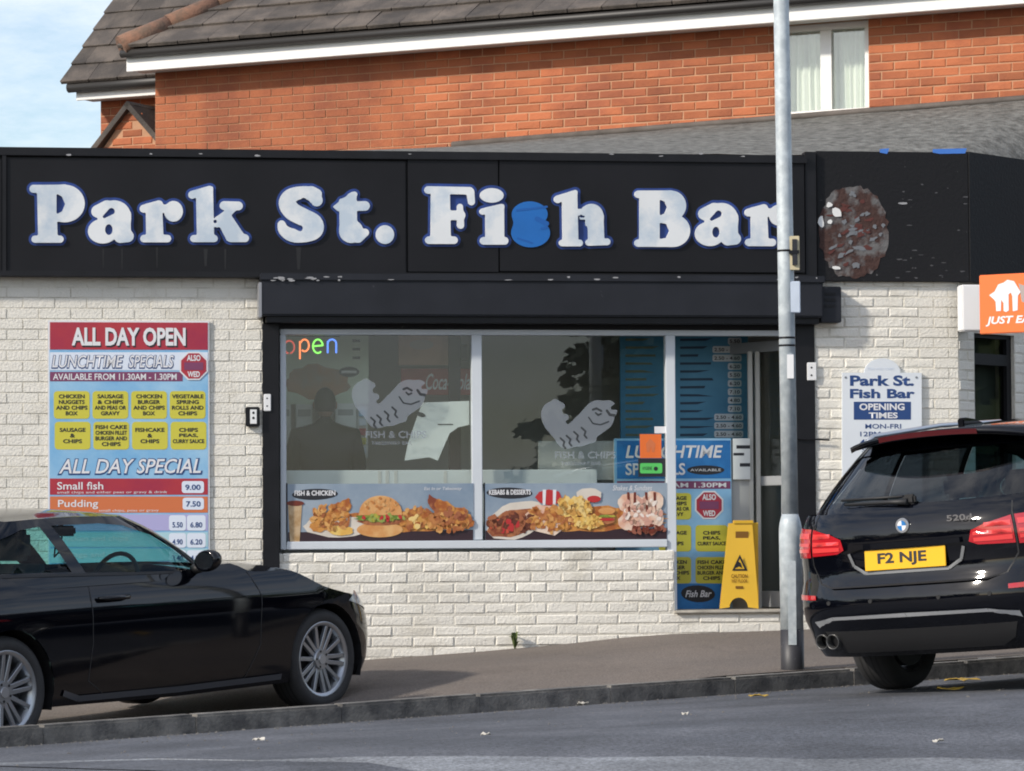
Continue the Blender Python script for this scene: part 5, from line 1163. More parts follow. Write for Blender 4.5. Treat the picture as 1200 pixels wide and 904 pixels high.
def patch(bm, sh, outer, holes=(), step=.07, off=0.0, side=1, thick=0.0):
    V, Fc = cdt(outer, list(holes), step); P = []
    for q, z in V:
        p = sh.pos(q, z)
        if off: p = p + sh.normal(q, z) * off
        P.append(bm.verts.new((p.x, p.y * side, p.z)))
    for f in Fc:
        try: g = bm.faces.new([P[i] for i in f] if side > 0 else [P[i] for i in f][::-1]); g.smooth = True
        except ValueError: pass
    return bm
def cap(bm, sh, qs, zt, zfn, step=.08):
    """cover over the wall's top edge: plan outline from the right side round to the left"""
    R_ = [sh.pos(q, zt(q)) for q in qs]; poly = [(p.x, p.y) for p in R_] + [(p.x, -p.y) for p in R_[::-1] if abs(p.y) > .004]
    V, Fc = cdt(poly, [], step)
    vv = [bm.verts.new((x, y, zfn(x, y))) for x, y in V]
    for f in Fc:
        g = bm.faces.new([vv[i] for i in f]); g.smooth = True
    return bm
def fix(bm):
    bmesh.ops.remove_doubles(bm, verts=bm.verts, dist=.0015); bmesh.ops.recalc_face_normals(bm, faces=bm.faces); return bm
def mk2(name, bm, m, parent):
    me = bpy.data.meshes.new(name); bm.to_mesh(me); bm.free(); return link(name, me, m, parent)

M_paint = mat('black_car_paint', (.002, .0024, .0045), .6, coat=1.0, spec=0.0)
M_paint.node_tree.nodes['Principled BSDF'].inputs['Coat IOR'].default_value = 1.5; M_paint.node_tree.nodes['Principled BSDF'].inputs['Coat Roughness'].default_value = .05
M_tyre = mat('tyre_rubber', (.030, .030, .031), .75, var=.2, scale=20); M_rim = mat('silver_alloy', (.42, .44, .47), .30, metal=.85, var=.06, scale=8); M_disc = mat('brake_disc', (.025, .025, .027), .6); M_plast = mat('black_plastic', (.012, .012, .013), .55)
M_lampr = mat('red_lamp_lens', (.45, .012, .02), .12, coat=.8, spec=.6); M_lampb = mat('bright_red_lens', (.72, .055, .055), .15, coat=.8); M_chrome = mat('chrome', (.72, .74, .76), .12, metal=1.0); M_silver = mat('satin_silver', (.55, .57, .6), .3, metal=.8)
M_teal = glass_mat('green_tinted_glass', (.44, .72, .72), refl=.6); M_priv = glass_mat('dark_privacy_glass', (.10, .12, .13), refl=1.3); M_seat = mat('dark_seat', (.02, .021, .024), .8)
def lathe(bm, prof, n=40):
    rings = []
    for r, y in prof: rings.append([bm.verts.new((r * math.cos(2 * math.pi * i / n), y, r * math.sin(2 * math.pi * i / n))) for i in range(n)])
    for A, B_ in zip(rings, rings[1:]):
        for i in range(n): f = bm.faces.new((A[i], A[(i + 1) % n], B_[(i + 1) % n], B_[i])); f.smooth = True
    return bm
def make_wheel(car, x, y, side, rad, rimr, width, spokes, twist=0.0):
    """side: -1 right side of the car (outer face towards -y)"""
    o = bpy.data.objects.new('wheel', None); C.objects.link(o); o.parent = car; o.location = (x, y, rad); o.rotation_euler = (0, twist, 0)
    if side > 0: o.rotation_euler = (0, twist, math.pi)
    h = width / 2; bm = lathe(BM(), [(rimr - .012, h - .02), (rimr + .01, h - .004), (rad - .035, h), (rad - .010, h - .02), (rad, h - .045), (rad, -h + .045), (rad - .010, -h + .02), (rad - .035, -h), (rimr + .01, -h + .004), (rimr - .012, -h + .02)], 48)
    ty = mk('tyre', bm, M_tyre, o)
    for k_ in (-.055, -.02, .02, .055): mk('tread_groove', lathe(BM(), [(rad + .0008, k_ - .005), (rad + .0008, k_ + .005)], 48), M_dark, ty)
    bm = lathe(BM(), [(rimr - .012, h - .02), (rimr - .03, h - .05), (rimr - .03, -h + .05), (rimr - .004, -h + .028), (rimr + .003, -h + .012), (rimr - .008, -h + .010), (rimr - .026, -h + .022)], 48); rim = mk('rim', bm, M_rim, o)
    yo = -h + .028
    for i in range(spokes):
        for d in ((-.10, .10) if i % 2 else (0.0,)):
            a = 2 * math.pi * i / spokes; bm = BM()
            p0 = Vector((.05 * math.cos(a + d * 3), yo + .012, .05 * math.sin(a + d * 3))); p1 = Vector(((rimr - .015) * math.cos(a + d * 1.2), yo - .004, (rimr - .015) * math.sin(a + d * 1.2)))
            dr = (p1 - p0).normalized(); tn = Vector((0, 1, 0)).cross(dr).normalized(); qd = []
            for p, w_ in ((p0, .0135), (p1, .0115)):
                for sx, sy in ((-1, 0), (1, 0), (1, 1), (-1, 1)): qd.append(bm.verts.new(p + tn * w_ * sx * (1 if sy == 0 else 1.3) + Vector((0, .022 * sy, 0))))
            for f in ((0, 1, 2, 3), (7, 6, 5, 4), (0, 4, 5, 1), (1, 5, 6, 2), (2, 6, 7, 3), (3, 7, 4, 0)): bm.faces.new([qd[j] for j in f])
            mk('spoke', bm, M_rim, rim, bevel=.002, seg=1)
    bm = BM(); cyl(bm, (0, yo - .002, 0), (0, yo + .04, 0), .062, .062, 24); mk('hub', bm, M_rim, rim)
    bm = BM(); cyl(bm, (0, yo - .008, 0), (0, yo, 0), .030, .032, 20); mk('centre_cap', bm, M_silver, rim)
    for i in range(5):
        a = 2 * math.pi * i / 5; bm = BM(); cyl(bm, (.05 * math.cos(a), yo - .004, .05 * math.sin(a)), (.05 * math.cos(a), yo, .05 * math.sin(a)), .008, .008, 8); mk('wheel_bolt', bm, M_plast, rim)
    bm = BM(); cyl(bm, (0, yo + .07, 0), (0, yo + .095, 0), rimr - .055, rimr - .055, 32); mk('brake_disc', bm, M_disc, o)
    bm = BM(); cyl(bm, (0, yo + .10, 0), (0, h - .02, 0), rimr - .04, rimr - .04, 24); mk('inner_barrel', bm, M_plast, o)
    return o
def arch_cut(xc, zc, r, z0, n=16):
    """points along a wheel arch from rear foot over the top to front foot, at sill height z0"""
    a0 = math.asin((z0 - zc) / r); return [(xc - r * math.cos(a), zc + r * math.sin(a)) for a in [lerp(a0, math.pi - a0, i / n) for i in range(n + 1)]]
def strip(bm, sh, pts, w_, off, side):
    """thin raised or dark line following the body"""
    for (q0, z0), (q1, z1) in zip(pts, pts[1:]):
        n = max(1, int(math.hypot(q1 - q0, z1 - z0) / .05)); l_ = math.hypot(q1 - q0, z1 - z0); nx, nz_ = -(z1 - z0) / l_ * w_ / 2, (q1 - q0) / l_ * w_ / 2; pv = None
        for i in range(n + 1):
            q, z = lerp(q0, q1, i / n), lerp(z0, z1, i / n); pr = []
            for sg in (-1, 1):
                p = sh.pos(q + nx * sg, z + nz_ * sg) + sh.normal(q, z) * off; pr.append(bm.verts.new((p.x, p.y * side, p.z)))
            if pv: bm.faces.new((pv[0], pr[0], pr[1], pv[1]))
            pv = pr
    return bm
def pose(o, origin, fwd, up):
    x = fwd.normalized(); y = up.cross(x).normalized(); z = x.cross(y); o.matrix_world = Matrix(((x.x, y.x, z.x, origin.x), (x.y, y.y, z.y, origin.y), (x.z, y.z, z.z, origin.z), (0, 0, 0, 1)))
def body(car, LO, zlo_pts, zt, hood_q, hoodz, deck_q, deckz, GR, gzb, gzt, roofz, holes, holes_c, glass, step=.07):
    """lower shell, bonnet, boot lid, pillars, roof and glass of a car"""
    for sd in (1, -1):
        pass
    bm = BM()
    for sd in (1, -1):
        top = [(q, zt(q)) for q in np.linspace(LO.q1, LO.q0, 90)]; patch(bm, LO, zlo_pts + top, (), step, 0, sd)
    bd = mk2('body', fix(bm), M_paint, car)
    bm = cap(BM(), LO, hood_q, zt, hoodz); mk2('bonnet', fix(bm), M_paint, car)
    if deck_q is not None: bm = cap(BM(), LO, deck_q, zt, deckz); mk2('boot_lid', fix(bm), M_paint, car)
    bm = BM()
    for sd in (1, -1):
        lo_ = [(q, gzb(q)) for q in np.linspace(GR.q0, GR.q1, 70)]; hi_ = [(q, gzt(q)) for q in np.linspace(GR.q1, GR.q0, 70)]
        patch(bm, GR, lo_ + hi_, list(holes) + list(holes_c), .05, 0, sd)
    mk2('pillars', fix(bm), M_paint, car)
    bm = cap(BM(), GR, list(np.linspace(GR.q0, GR.q1, 90)), gzt, roofz); mk2('roof', fix(bm), M_paint, car)
    for nm, P, m_, both in glass:
        if both:
            for sd in (1, -1): bm = patch(BM(), GR, P, (), .06, -.006, sd); mk2(nm, fix(bm), m_, car)
        else:
            bm = BM()
            for sd in (1, -1): patch(bm, GR, P, (), .06, -.006, sd)
            mk2(nm, fix(bm), m_, car)
    return bd
def grow(P, d):
    cx = sum(p[0] for p in P) / len(P); cz = sum(p[1] for p in P) / len(P); return [(p[0] + d * (1 if p[0] > cx else -1), p[1] + d * (1 if p[1] > cz else -1)) for p in P]

# ---------------------------------------------------------------- black coupe on the pavement, left
def coupe():
    Pf, Pr = at(379, 773, 20.8), at(9, 812, 18.6); fwd = (Pf - Pr).normalized(); lat = Vector((-fwd.y, fwd.x, 0)).normalized(); up = fwd.cross(lat).normalized()
    org = Pr + lat * .855 - up * .318
    car = empty('coupe_car', (0, 0, 0), 0, 'black two-door coupe with silver alloy wheels parked at an angle on the pavement', 'car'); pose(car, org, fwd, up)
    LO = Shell(-.55, 2.92, [(.15, -.92), (.35, -1.06), (.6, -1.09), (.8, -1.05), (1.05, -.97)], [(.15, 3.42), (.28, 3.53), (.45, 3.56), (.58, 3.52), (.66, 3.44), (.75, 3.30), (.95, 3.10)],
               [(-.55, .875), (0, .888), (.6, .878), (1.4, .876), (2.2, .886), (2.76, .886), (2.92, .872)], [(.15, -.05), (.30, -.012), (.45, -.004), (.60, 0), (.70, .003), (.78, -.006), (.86, -.03), (.95, -.075), (1.05, -.12)], 3.0, 2.5)
    hz_ = lambda x, y: sinterp(x, [(1.6, .975), (2.0, .952), (2.4, .955), (2.76, .835), (3.05, .765), (3.25, .70), (3.50, .60)]) - .060 * (abs(y) / .84)**2.4
    dz_ = lambda x, y: sinterp(x, [(-1.1, 1.0), (-.8, 1.035), (-.4, 1.06)]) - .05 * (abs(y) / .8)**2
    belt = lambda q: sinterp(q, [(-.75, .985), (-.3, .968), (.5, .945), (1.3, .922), (1.95, .955), (2.1, .9)])
    def zt(q):
        if -.62 < q < 1.98: return belt(q)
        z = .9
        fn = hz_ if q > 1 else dz_
        for _ in range(6): p = LO.pos(q, z); z = .5 * z + .5 * fn(p.x, p.y)
        b = belt(q); 
        if q > 1: k_ = min(1, (q - 1.98) / .25); return lerp(b, z, k_)
        k_ = min(1, (-.62 - q) / .2); return lerp(b, z, k_)
    sill = .20; zb = [(LO.q0, .26), (-.45, .21)] + arch_cut(0, .318, .352, .21) + [(1.4, .19)] + arch_cut(2.76, .318, .352, .20) + [(3.2, .20), (LO.q1, .21)]
    GR = Shell(.42, .95, [(.85, -.80), (.95, -.68), (1.05, -.46), (1.2, -.10), (1.28, .12), (1.33, .28)], [(.82, 2.24), (.90, 2.15), (.98, 2.03), (1.1, 1.82), (1.20, 1.60), (1.28, 1.36), (1.33, 1.15)],
               [(0, 0), (1, 0)], [(.82, .855), (.92, .832), (1.0, .80), (1.1, .752), (1.18, .705), (1.25, .655), (1.29, .615), (1.33, .57)], 3.2, 3.0, 1.05)
    gb = lambda q: .88
    gt = lambda q: sinterp(q, [(GR.q0, 1.315), (.1, 1.322), (.7, 1.328), (1.2, 1.318), (GR.q1, 1.30)])
    def rz(x, y):
        k_ = max(0, 1 - (abs(y) / .60)**2) * max(0, 1 - ((x - .72) / .72)**2); return 1.255 + .022 * max(0, 1 - ((x - .72) / .68)**2) + .055 * k_**.7
    gt = lambda q: (lambda p: rz(p.x, p.y))(GR.pos(q, 1.27))
    # openings
    qA = GR.xs1 + .62; qW = GR.xs1 + .80
    door_g = [(.68, .955), (.78, .953), (qA - .1, .925), (qA + .04, .935), (qA + .0, 1.06), (qA - .08, 1.15), (1.25, 1.215), (.95, 1.232), (.56, 1.232)]
    quart = [(-.30, .99), (.57, .965), (.46, 1.228), (.20, 1.215), (.0, 1.17), (-.18, 1.10), (-.32, 1.03)]
    wind = [(qW, .95), (GR.q1, .96), (GR.q1, 1.24), (qW, 1.23)]
    rearw = [(GR.q0, 1.06), (GR.q0 + .52, 1.06), (GR.q0 + .50, 1.235), (GR.q0, 1.24)]
    wind_h = wind; eps = .0005
    body(car, LO, zb, zt, list(np.linspace(1.70, LO.q1, 64)), hz_, list(np.linspace(LO.q0, -.35, 40)), dz_, GR, gb, gt, rz, [door_g, quart], [wind, rearw],
         [('door_window', grow(door_g, .008), M_teal, True), ('quarter_window', grow(quart, .008), M_teal, True), ('windscreen', [(qW - .01, .94), (GR.q1, .95), (GR.q1, 1.25), (qW - .01, 1.24)], M_teal, False), ('rear_window', [(GR.q0, 1.05), (GR.q0 + .53, 1.05), (GR.q0 + .51, 1.245), (GR.q0, 1.25)], M_teal, False)])
    # seams, skirt, mirrors, handle
    for sd in (-1, 1):
        bm = BM(); strip(bm, LO, [(.69, .95), (.67, .80), (.67, .55), (.63, .34), (.76, .255)], .007, .0012, sd); strip(bm, LO, [(.76, .255), (1.5, .25), (1.98, .255)], .007, .0012, sd); strip(bm, LO, [(1.98, .255), (2.12, .45), (2.14, .75), (2.06, .90)], .007, .0012, sd); mk2('door_seam', bm, M_plast, car)
        bm = BM(); strip(bm, LO, [(.42, .285), (.55, .245), (1.4, .235), (2.32, .245)], .035, .010, sd); mk2('side_skirt', bm, mat('skirt_reflection', (.05, .055, .065), .35, coat=.5), car)  # skirt colour lightened to imitate a reflection along its ledge
        bm = BM(); tube(bm, [(x, sd * (LO.pos(x, .80).y + o_), .805) for x, o_ in ((.72, .006), (.76, .036), (.86, .040), (.95, .034), (.99, .006))], [.008, .014, .014, .014, .008], 10); mk('door_handle', bm, M_paint, car)
        bm = BM(); strip(bm, GR, [(-.33, .975), (.4, .953), (1.2, .928), (qA - .02, .918)], .016, .004, sd); mk2('window_trim', bm, M_plast, car)
        # mirror
        bm = BM(); bmesh.ops.create_uvsphere(bm, u_segments=20, v_segments=14, radius=1)
        for v_ in bm.verts:
            x, y, z = v_.co; v_.co = Vector((1.60 + max(x, -.35) * .085, sd * (.935 + y * .088), .985 + z * .066 - .01 * y * sd))
        mi = mk('mirror', bm, M_paint, car, smooth=True)
        bm = BM(); n = 20; ring = [bm.verts.new((1.5690, sd * (.935 + .072 * math.cos(2 * math.pi * i / n)), .985 + .050 * math.sin(2 * math.pi * i / n))) for i in range(n)]; bm.faces.new(ring); mk('mirror_glass', bm, M_chrome, mi)
        bm = BM(); tube(bm, [(1.62, sd * .80, .93), (1.62, sd * .87, .945)], .03, 8); mk('mirror_arm', bm, M_plast, mi)
        # headlight and indicator at the front corner
        q0 = LO.q_of_y(.74, .62, False); bm = patch(BM(), LO, [(q0 - .34, .675), (q0 - .02, .60), (q0 + .30, .56), (q0 + .30, .64), (q0, .70), (q0 - .2, .735)], (), .05, .003, sd); mk2('headlight', bm, mat('headlight_glass', (.35, .37, .40), .1, coat=1), car)
    bm = BM(); box(bm, 3.46, 3.565, -.30, .30, .28, .42); mk('front_grille', bm, M_plast, car, bevel=.02)
    for sd in (-1, 1):
        bm = BM(); prism(bm, [(sd * .03, .47), (sd * .22, .48), (sd * .24, .60), (sd * .04, .62)] [::sd], 0, .02)
        for v_ in bm.verts: v_.co = Vector((3.53 + v_.co.y, v_.co.x, v_.co.z))
        mk('kidney_grille', bm, M_chrome, car)
        q0 = LO.q_of_y(.55, .8); bm = patch(BM(), LO, [(q0, .74), (q0 + .42, .76), (q0 + .42, .90), (q0, .88)], (), .06, .003, sd); mk2('tail_lamp', bm, M_lampr, car)
    # underside, interior
    mk('floor_pan', box(BM(), -.8, 3.2, -.72, .72, .20, .27), M_plast, car)
    for x in (0, 2.76):
        for sd in (-1, 1): 
            bm = BM(); n = 14; A = []; B_ = []
            for i in range(n + 1):
                a = lerp(-.35, math.pi + .35, i / n); A.append(bm.verts.new((x + .36 * math.cos(a), sd * .86, .318 + .36 * math.sin(a)))); B_.append(bm.verts.new((x + .36 * math.cos(a), sd * .58, .318 + .36 * math.sin(a))))
            for i in range(n): bm.faces.new((A[i], A[i + 1], B_[i + 1], B_[i]))
            bm.faces.new(B_); mk('arch_liner', bm, M_plast, car)
    bm = BM(); box(bm, 1.45, 2.0, -.74, .74, .55, .90); mk('dashboard', bm, M_seat, car, bevel=.05)
    for x, y in ((.70, -.36), (.70, .36), (-.20, -.36), (-.20, .36)):
        z_ = 1.03 if x > .3 else .98
        st_ = empty('seat', (x, y, .28)); st_.parent = car
        for nm, a in (('cushion', (-.05, .45, -.24, .24, .05, .25)), ('backrest', (-.16, -.02, -.23, .23, .2, z_ - .30))): mk(nm, box(BM(), *a), M_seat, st_, bevel=.05)
        if x > .3: mk('headrest', box(BM(), -.20, -.09, -.12, .12, z_ - .28, z_ - .10), M_seat, st_, bevel=.03)
    bm = BM(); pts = [(1.40 + .06 * math.sin(t_), -.36 + .185 * math.cos(t_), .86 + .175 * math.sin(t_)) for t_ in [2 * math.pi * i / 28 for i in range(29)]]; tube(bm, pts, .014, 8); box(bm, 1.41, 1.45, -.42, -.30, .80, .90); mk('steering_wheel', bm, M_seat, car)
    bm = BM(); box(bm, 1.30, 1.335, -.125, .125, 1.145, 1.21); mk('rear_view_mirror', bm, M_plast, car, bevel=.015)
    bm = BM(); tube(bm, [(1.32, 0, 1.2), (1.34, 0, 1.28)], .014, 8); mk('mirror_stalk', bm, M_plast, car)
    bm = BM(); tube(bm, [(1.31, .03, 1.15), (1.305, .035, 1.08), (1.31, .05, 1.02)], .006, 6); tube(bm, [(1.31, -.02, 1.15), (1.305, -.01, 1.06), (1.31, .05, 1.02)], .006, 6); mk('hanging_cord', bm, M_plast, car)
    for x in (0, 2.76):
        for sd in (-1, 1): make_wheel(car, x, sd * (.855 - .11), sd, .318, .238, .225, 10, .2 + x + sd)
    return car
coupe()

# ---------------------------------------------------------------- black estate on the road, right
def estate():
    head = R(51); slope = Vector((.068, .0, 0))
    n = Vector((-.095, -.02, 1)).normalized(); f0 = Vector((math.cos(head), math.sin(head), 0)); f = (f0 - n * f0.dot(n)).normalized(); lat = n.cross(f).normalized()
    wc = at(1054, 807, 19.55); org = wc - lat * .80 + n * .035
    car = empty('estate_car', (0, 0, 0), 0, 'black estate car with yellow number plate seen from behind at the right kerb', 'car'); pose(car, org, f, n)
    LO = Shell(-.50, 3.15, [(.20, -.86), (.27, -.98), (.36, -1.035), (.43, -1.055), (.455, -1.10), (.53, -1.115), (.60, -1.11), (.635, -1.10), (.65, -1.065), (.74, -1.045), (.86, -1.055), (.97, -1.045), (1.04, -.99), (1.10, -.95)], [(.2, 3.70), (.4, 3.80), (.6, 3.80), (.75, 3.70), (.9, 3.5), (1.05, 3.2)],
               [(-.50, .895), (0, .925), (.7, .916), (2, .916), (2.97, .92), (3.15, .90)], [(.2, -.06), (.32, -.02), (.45, -.004), (.6, 0), (.78, .002), (.90, -.008), (1.0, -.035), (1.10, -.085)], 3.1, 2.6)
    hz_ = lambda x, y: sinterp(x, [(1.9, 1.03), (2.5, .99), (2.97, .94), (3.4, .85), (3.75, .72)]) - .06 * (abs(y) / .88)**2.4
    belt = lambda q: sinterp(q, [(LO.q0, 1.045), (-.5, 1.04), (.5, 1.02), (2.1, .965), (2.4, .95)])
    def zt(q):
        if q < 2.1: return belt(q)
        z = .9
        for _ in range(6): p = LO.pos(q, z); z = .5 * z + .5 * hz_(p.x, p.y)
        return lerp(belt(q), z, min(1, (q - 2.1) / .3))
    zb = [(LO.q0, .235), (-.62, .24), (-.45, .235)] + arch_cut(0, .325, .365, .235) + [(1.5, .21)] + arch_cut(2.968, .325, .365, .22) + [(3.5, .21), (LO.q1, .22)]
    GR = Shell(-.20, 1.25, [(.98, -1.005), (1.04, -.975), (1.14, -.87), (1.27, -.70), (1.38, -.55), (1.44, -.46)], [(.95, 2.45), (1.0, 2.35), (1.2, 1.95), (1.36, 1.5), (1.42, 1.40)],
               [(0, 0), (1, 0)], [(.95, .872), (1.04, .855), (1.13, .815), (1.22, .765), (1.31, .705), (1.38, .65), (1.44, .59)], 3.2, 2.8, 1.2)
    rz = lambda x, y: 1.395 + .03 * max(0, 1 - ((x - .55) / 1.3)**2) + .05 * max(0, 1 - (abs(y) / .67)**2)**.7 * max(0, 1 - ((x - .4) / 1.15)**4)
    gt = lambda q: (lambda p: rz(p.x, p.y))(GR.pos(q, 1.39)); gb = lambda q: 1.0 if q < .5 else .965
    qr = GR.q_of_y(.735, 1.15)
    rearw = [(GR.q0, 1.065), (qr - .02, 1.075), (qr - .05, 1.32), (qr - .10, 1.345), (GR.q0, 1.355)]
    s1 = [(-.42, 1.09), (.10, 1.06), (.10, 1.335), (-.10, 1.325), (-.30, 1.27)]; s2 = [(.16, 1.055), (.92, 1.01), (.86, 1.325), (.16, 1.32)]; s3 = [(.99, 1.01), (GR.xs1 + .62, .99), (GR.xs1 + .48, 1.12), (GR.xs1 + .30, 1.24), (1.2, 1.32), (.93, 1.325)]
    qW = GR.xs1 + .85; wind = [(qW, 1.0), (GR.q1, 1.01), (GR.q1, 1.34), (qW, 1.33)]
    M_pg2 = M_priv
    body(car, LO, zb, zt, list(np.linspace(2.1, LO.q1, 60)), hz_, None, None, GR, gb, gt, rz, [s1, s2, s3], [rearw, wind],
         [('side_window', grow(s1, .008), M_priv, True), ('side_window', grow(s2, .008), M_priv, True), ('side_window', grow(s3, .008), M_teal, True), ('rear_window', [(GR.q0, 1.057), (qr - .012, 1.067), (qr - .04, 1.33), (qr - .09, 1.355), (GR.q0, 1.365)], glass_mat('estate_rear_glass', (.30, .34, .36), refl=2.0), False), ('windscreen', [(qW - .01, .99), (GR.q1, 1.0), (GR.q1, 1.35), (qW - .01, 1.34)], M_teal, False)])
    rq = lambda y: LO.q_of_y(y, .75)
    # tailgate seam and spoiler
    for sd in (-1, 1):
        bm = BM(); strip(bm, LO, [(LO.q0, .637), (rq(.50), .637), (rq(.60), .66), (rq(.66), .76), (rq(.665), 1.04)], .009, .0015, sd); mk2('tailgate_seam', bm, M_plast, car)
    bm = BM(); N = 24; rows = []
    for i in range(N + 1):
        y = lerp(-.58, .58, i / N); e = (abs(y) / .58)**3; zz = rz(-.35, y); rows.append([bm.verts.new(p) for p in ((-.30, y, zz + .006), (-.45, y, zz + .008 - .004 * e), (-.72 + .12 * e, y * 1.0, zz + .006 - .03 * e), (-.71 + .12 * e, y * 1.0, zz - .026 - .03 * e), (-.52, y, zz - .04))])
    for a, b in zip(rows, rows[1:]):
        for j in range(4): ff = bm.faces.new((a[j], a[j + 1], b[j + 1], b[j])); ff.smooth = True
    mk('roof_spoiler', bm, M_paint, car)
    bm = BM(); 
    rows = []
    for i in range(13):
        y = lerp(-.32, .32, i / 12); e = (abs(y) / .58)**3; zz = rz(-.35, y); rows.append([bm.verts.new(p) for p in ((-.725 + .12 * e, y, zz + .004 - .03 * e), (-.719 + .12 * e, y, zz - .025 - .03 * e))])
    for a, b in zip(rows, rows[1:]): bm.faces.new((a[0], a[1], b[1], b[0]))
    mk('high_brake_light', bm, mat('dark_red_lens', (.075, .006, .008), .2, coat=.6), car)
    # lamps
    for sd in (-1, 1):
        iq0, iq1 = rq(.405), rq(.655)
        li = patch(BM(), LO, [(iq0, .842), (iq0 + .05, .822), (iq1, .815), (iq1, .965), (iq0 + .10, .93), (iq0 + .02, .90)], (), .04, .006, sd); a = mk2('tail_lamp', li, M_lampr, car)
        for z0, z1, d0 in ((.838, .858, .03), (.872, .890, .03), (.912, .935, .10)): mk2('light_bar', patch(BM(), LO, [(iq0 + d0, z0), (iq1 - .01, z0 - .002), (iq1 - .01, z1 + .004), (iq0 + d0, z1)], (), .05, .009, sd), M_lampb, a)
        oq0, oq1 = rq(.672), LO.xs0 + .02
        lo2 = patch(BM(), LO, [(oq0, .81), (oq1 - .10, .80), (oq1, .84), (oq1 - .02, .93), (oq1 - .12, .985), (oq0, .967)], (), .04, .006, sd); a = mk2('tail_lamp', lo2, M_lampr, car)
        for z0, z1 in ((.838, .858), (.872, .890), (.915, .945)): mk2('light_bar', patch(BM(), LO, [(oq0 + .01, z0), (oq1 - .06, z0), (oq1 - .05, z1), (oq0 + .01, z1)], (), .05, .009, sd), M_lampb, a)
        # bumper reflectors, sensors
        mk2('reflector', patch(BM(), LO, [(rq(.62), .575), (rq(.80), .575), (rq(.80), .605), (rq(.62), .60)], (), .05, .005, sd), M_lampr, car)
        for y in (.22, .52):
            p = LO.pos(rq(y), .555); bm = BM(); cyl(bm, (p.x - .004, sd * p.y, .555), (p.x + .01, sd * p.y, .555), .012, .012, 12); mk('parking_sensor', bm, M_plast, car)
    # lower bumper insert: dark, with a pale strip painting the ledge's sky reflection
    for sd in (-1, 1): mk2('bumper_insert', patch(BM(), LO, [(LO.q0, .265), (rq(.52), .265), (rq(.60), .31), (rq(.63), .41), (rq(.5), .435), (LO.q0, .435)], (), .05, .003, sd), M_plast, car)
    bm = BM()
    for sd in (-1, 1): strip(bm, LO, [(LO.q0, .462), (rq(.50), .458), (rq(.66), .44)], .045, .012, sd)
    mk2('bumper_reflection', bm, mat('painted_reflection', (.62, .63, .64), .4), car)
    # plate in its recess
    M_py = mat('yellow_plate', (.80, .45, .015), .35)
    px_ = LO.pos(LO.q0, .775).x - .012
    pr = empty('number_plate', (px_, 0, .775), -math.pi / 2); pr.parent = car; pr.rotation_euler = (R(-6), 0, -math.pi / 2)
    bx('plate', M_py, pr, -.26, .26, -.004, .004, -.056, .056, .002)
    text('lettering', 'F2 NJE', P_blk, pr, -.175, .14, -.038, .038, -.0062, bold=.03)
    bm = BM()
    for sd in (-1, 1): strip(bm, LO, [(LO.q0, .705), (rq(.27), .705), (rq(.345), .75), (rq(.37), .82)], .018, .008, sd)
    mk2('plate_surround', bm, mat('grey_moulding', (.16, .165, .17), .35, coat=.5), car)
    bm = BM()
    for sd in (-1, 1): strip(bm, LO, [(LO.q0, .855), (rq(.36), .855)], .03, .022, sd)
    mk2('tailgate_handle', bm, M_paint, car)
    px2 = LO.pos(LO.q0, .955).x - .004; bm = BM(); cyl(bm, (px2 - .006, 0, .955), (px2 + .01, 0, .955), .040, .042, 28); bd_ = mk('badge', bm, M_silver, car)
    for k_ in range(4):
        bm = BM(); c0 = bm.verts.new((px2 - .008, 0, .955)); ar_ = [bm.verts.new((px2 - .008, .028 * math.cos(R(90 * k_ + a)), .955 + .028 * math.sin(R(90 * k_ + a)))) for a in range(0, 91, 15)]
        for i in range(len(ar_) - 1): bm.faces.new((c0, ar_[i], ar_[i + 1]))
        mk('badge_quarter', bm, P_blue if k_ % 2 else P_white, bd_)
    tx = LO.pos(rq(.36), .975).x - .012; te = empty('model_badge', (tx, -.36, .975), -math.pi / 2 - .10); te.parent = car; text('lettering', '520d', M_chrome, te, -.085, .085, -.017, .017, 0, bold=.02)
    # wiper
    g = lambda y, z: (lambda p: (p.x - .022, -y, p.z))(GR.pos(GR.q_of_y(abs(y), z), z)) if False else None
    def gp(y, z, o_=.025): p = GR.pos(GR.q_of_y(abs(y) if abs(y) > .004 else .004, z), z); return Vector((p.x - o_, y, p.z))
    bm = BM(); tube(bm, [gp(0, 1.08, .03), gp(.12, 1.085), gp(.44, 1.09)], [.020, .014, .008], 8); wi = mk('wiper', bm, M_plast, car)
    bm = BM(); tube(bm, [gp(.06, 1.11, .012), gp(.50, 1.115, .012)], [.008, .008], 6); mk('wiper_blade', bm, M_plast, wi); bm = BM(); box(bm, *(gp(0, 1.085).x - .01, gp(0, 1.085).x + .03), -.04, .04, 1.065, 1.12); mk('wiper_pivot', bm, M_plast, wi, bevel=.012)
    # exhaust, fin, rails, mirrors, underside
    for y in (.56, .65):
        p = LO.pos(rq(y), .335); bm = lathe(BM(), [(.036, .10), (.036, 0), (.041, -.004), (.043, .0), (.043, .10)], 24)
        for v_ in bm.verts: v_.co = Vector((p.x - .03 + v_.co.y, y + v_.co.x, .335 + v_.co.z))
        mk('exhaust_tip', bm, mat('sooty_steel', (.10, .10, .10), .35, metal=.6), car)
        bm = BM(); cyl(bm, (p.x + .03, y, .335), (p.x + .04, y, .335), .036, .036, 20); mk('exhaust_bore', bm, M_dark, car)
    bm = BM(); prism(bm, [(-.33, rz(-.3, 0) - .004), (-.08, rz(-.1, 0) - .004), (-.20, rz(-.2, 0) + .035), (-.30, rz(-.3, 0) + .055), (-.33, rz(-.3, 0) + .05)], -.022, .022); mk('antenna_fin', bm, M_paint, car, bevel=.006)
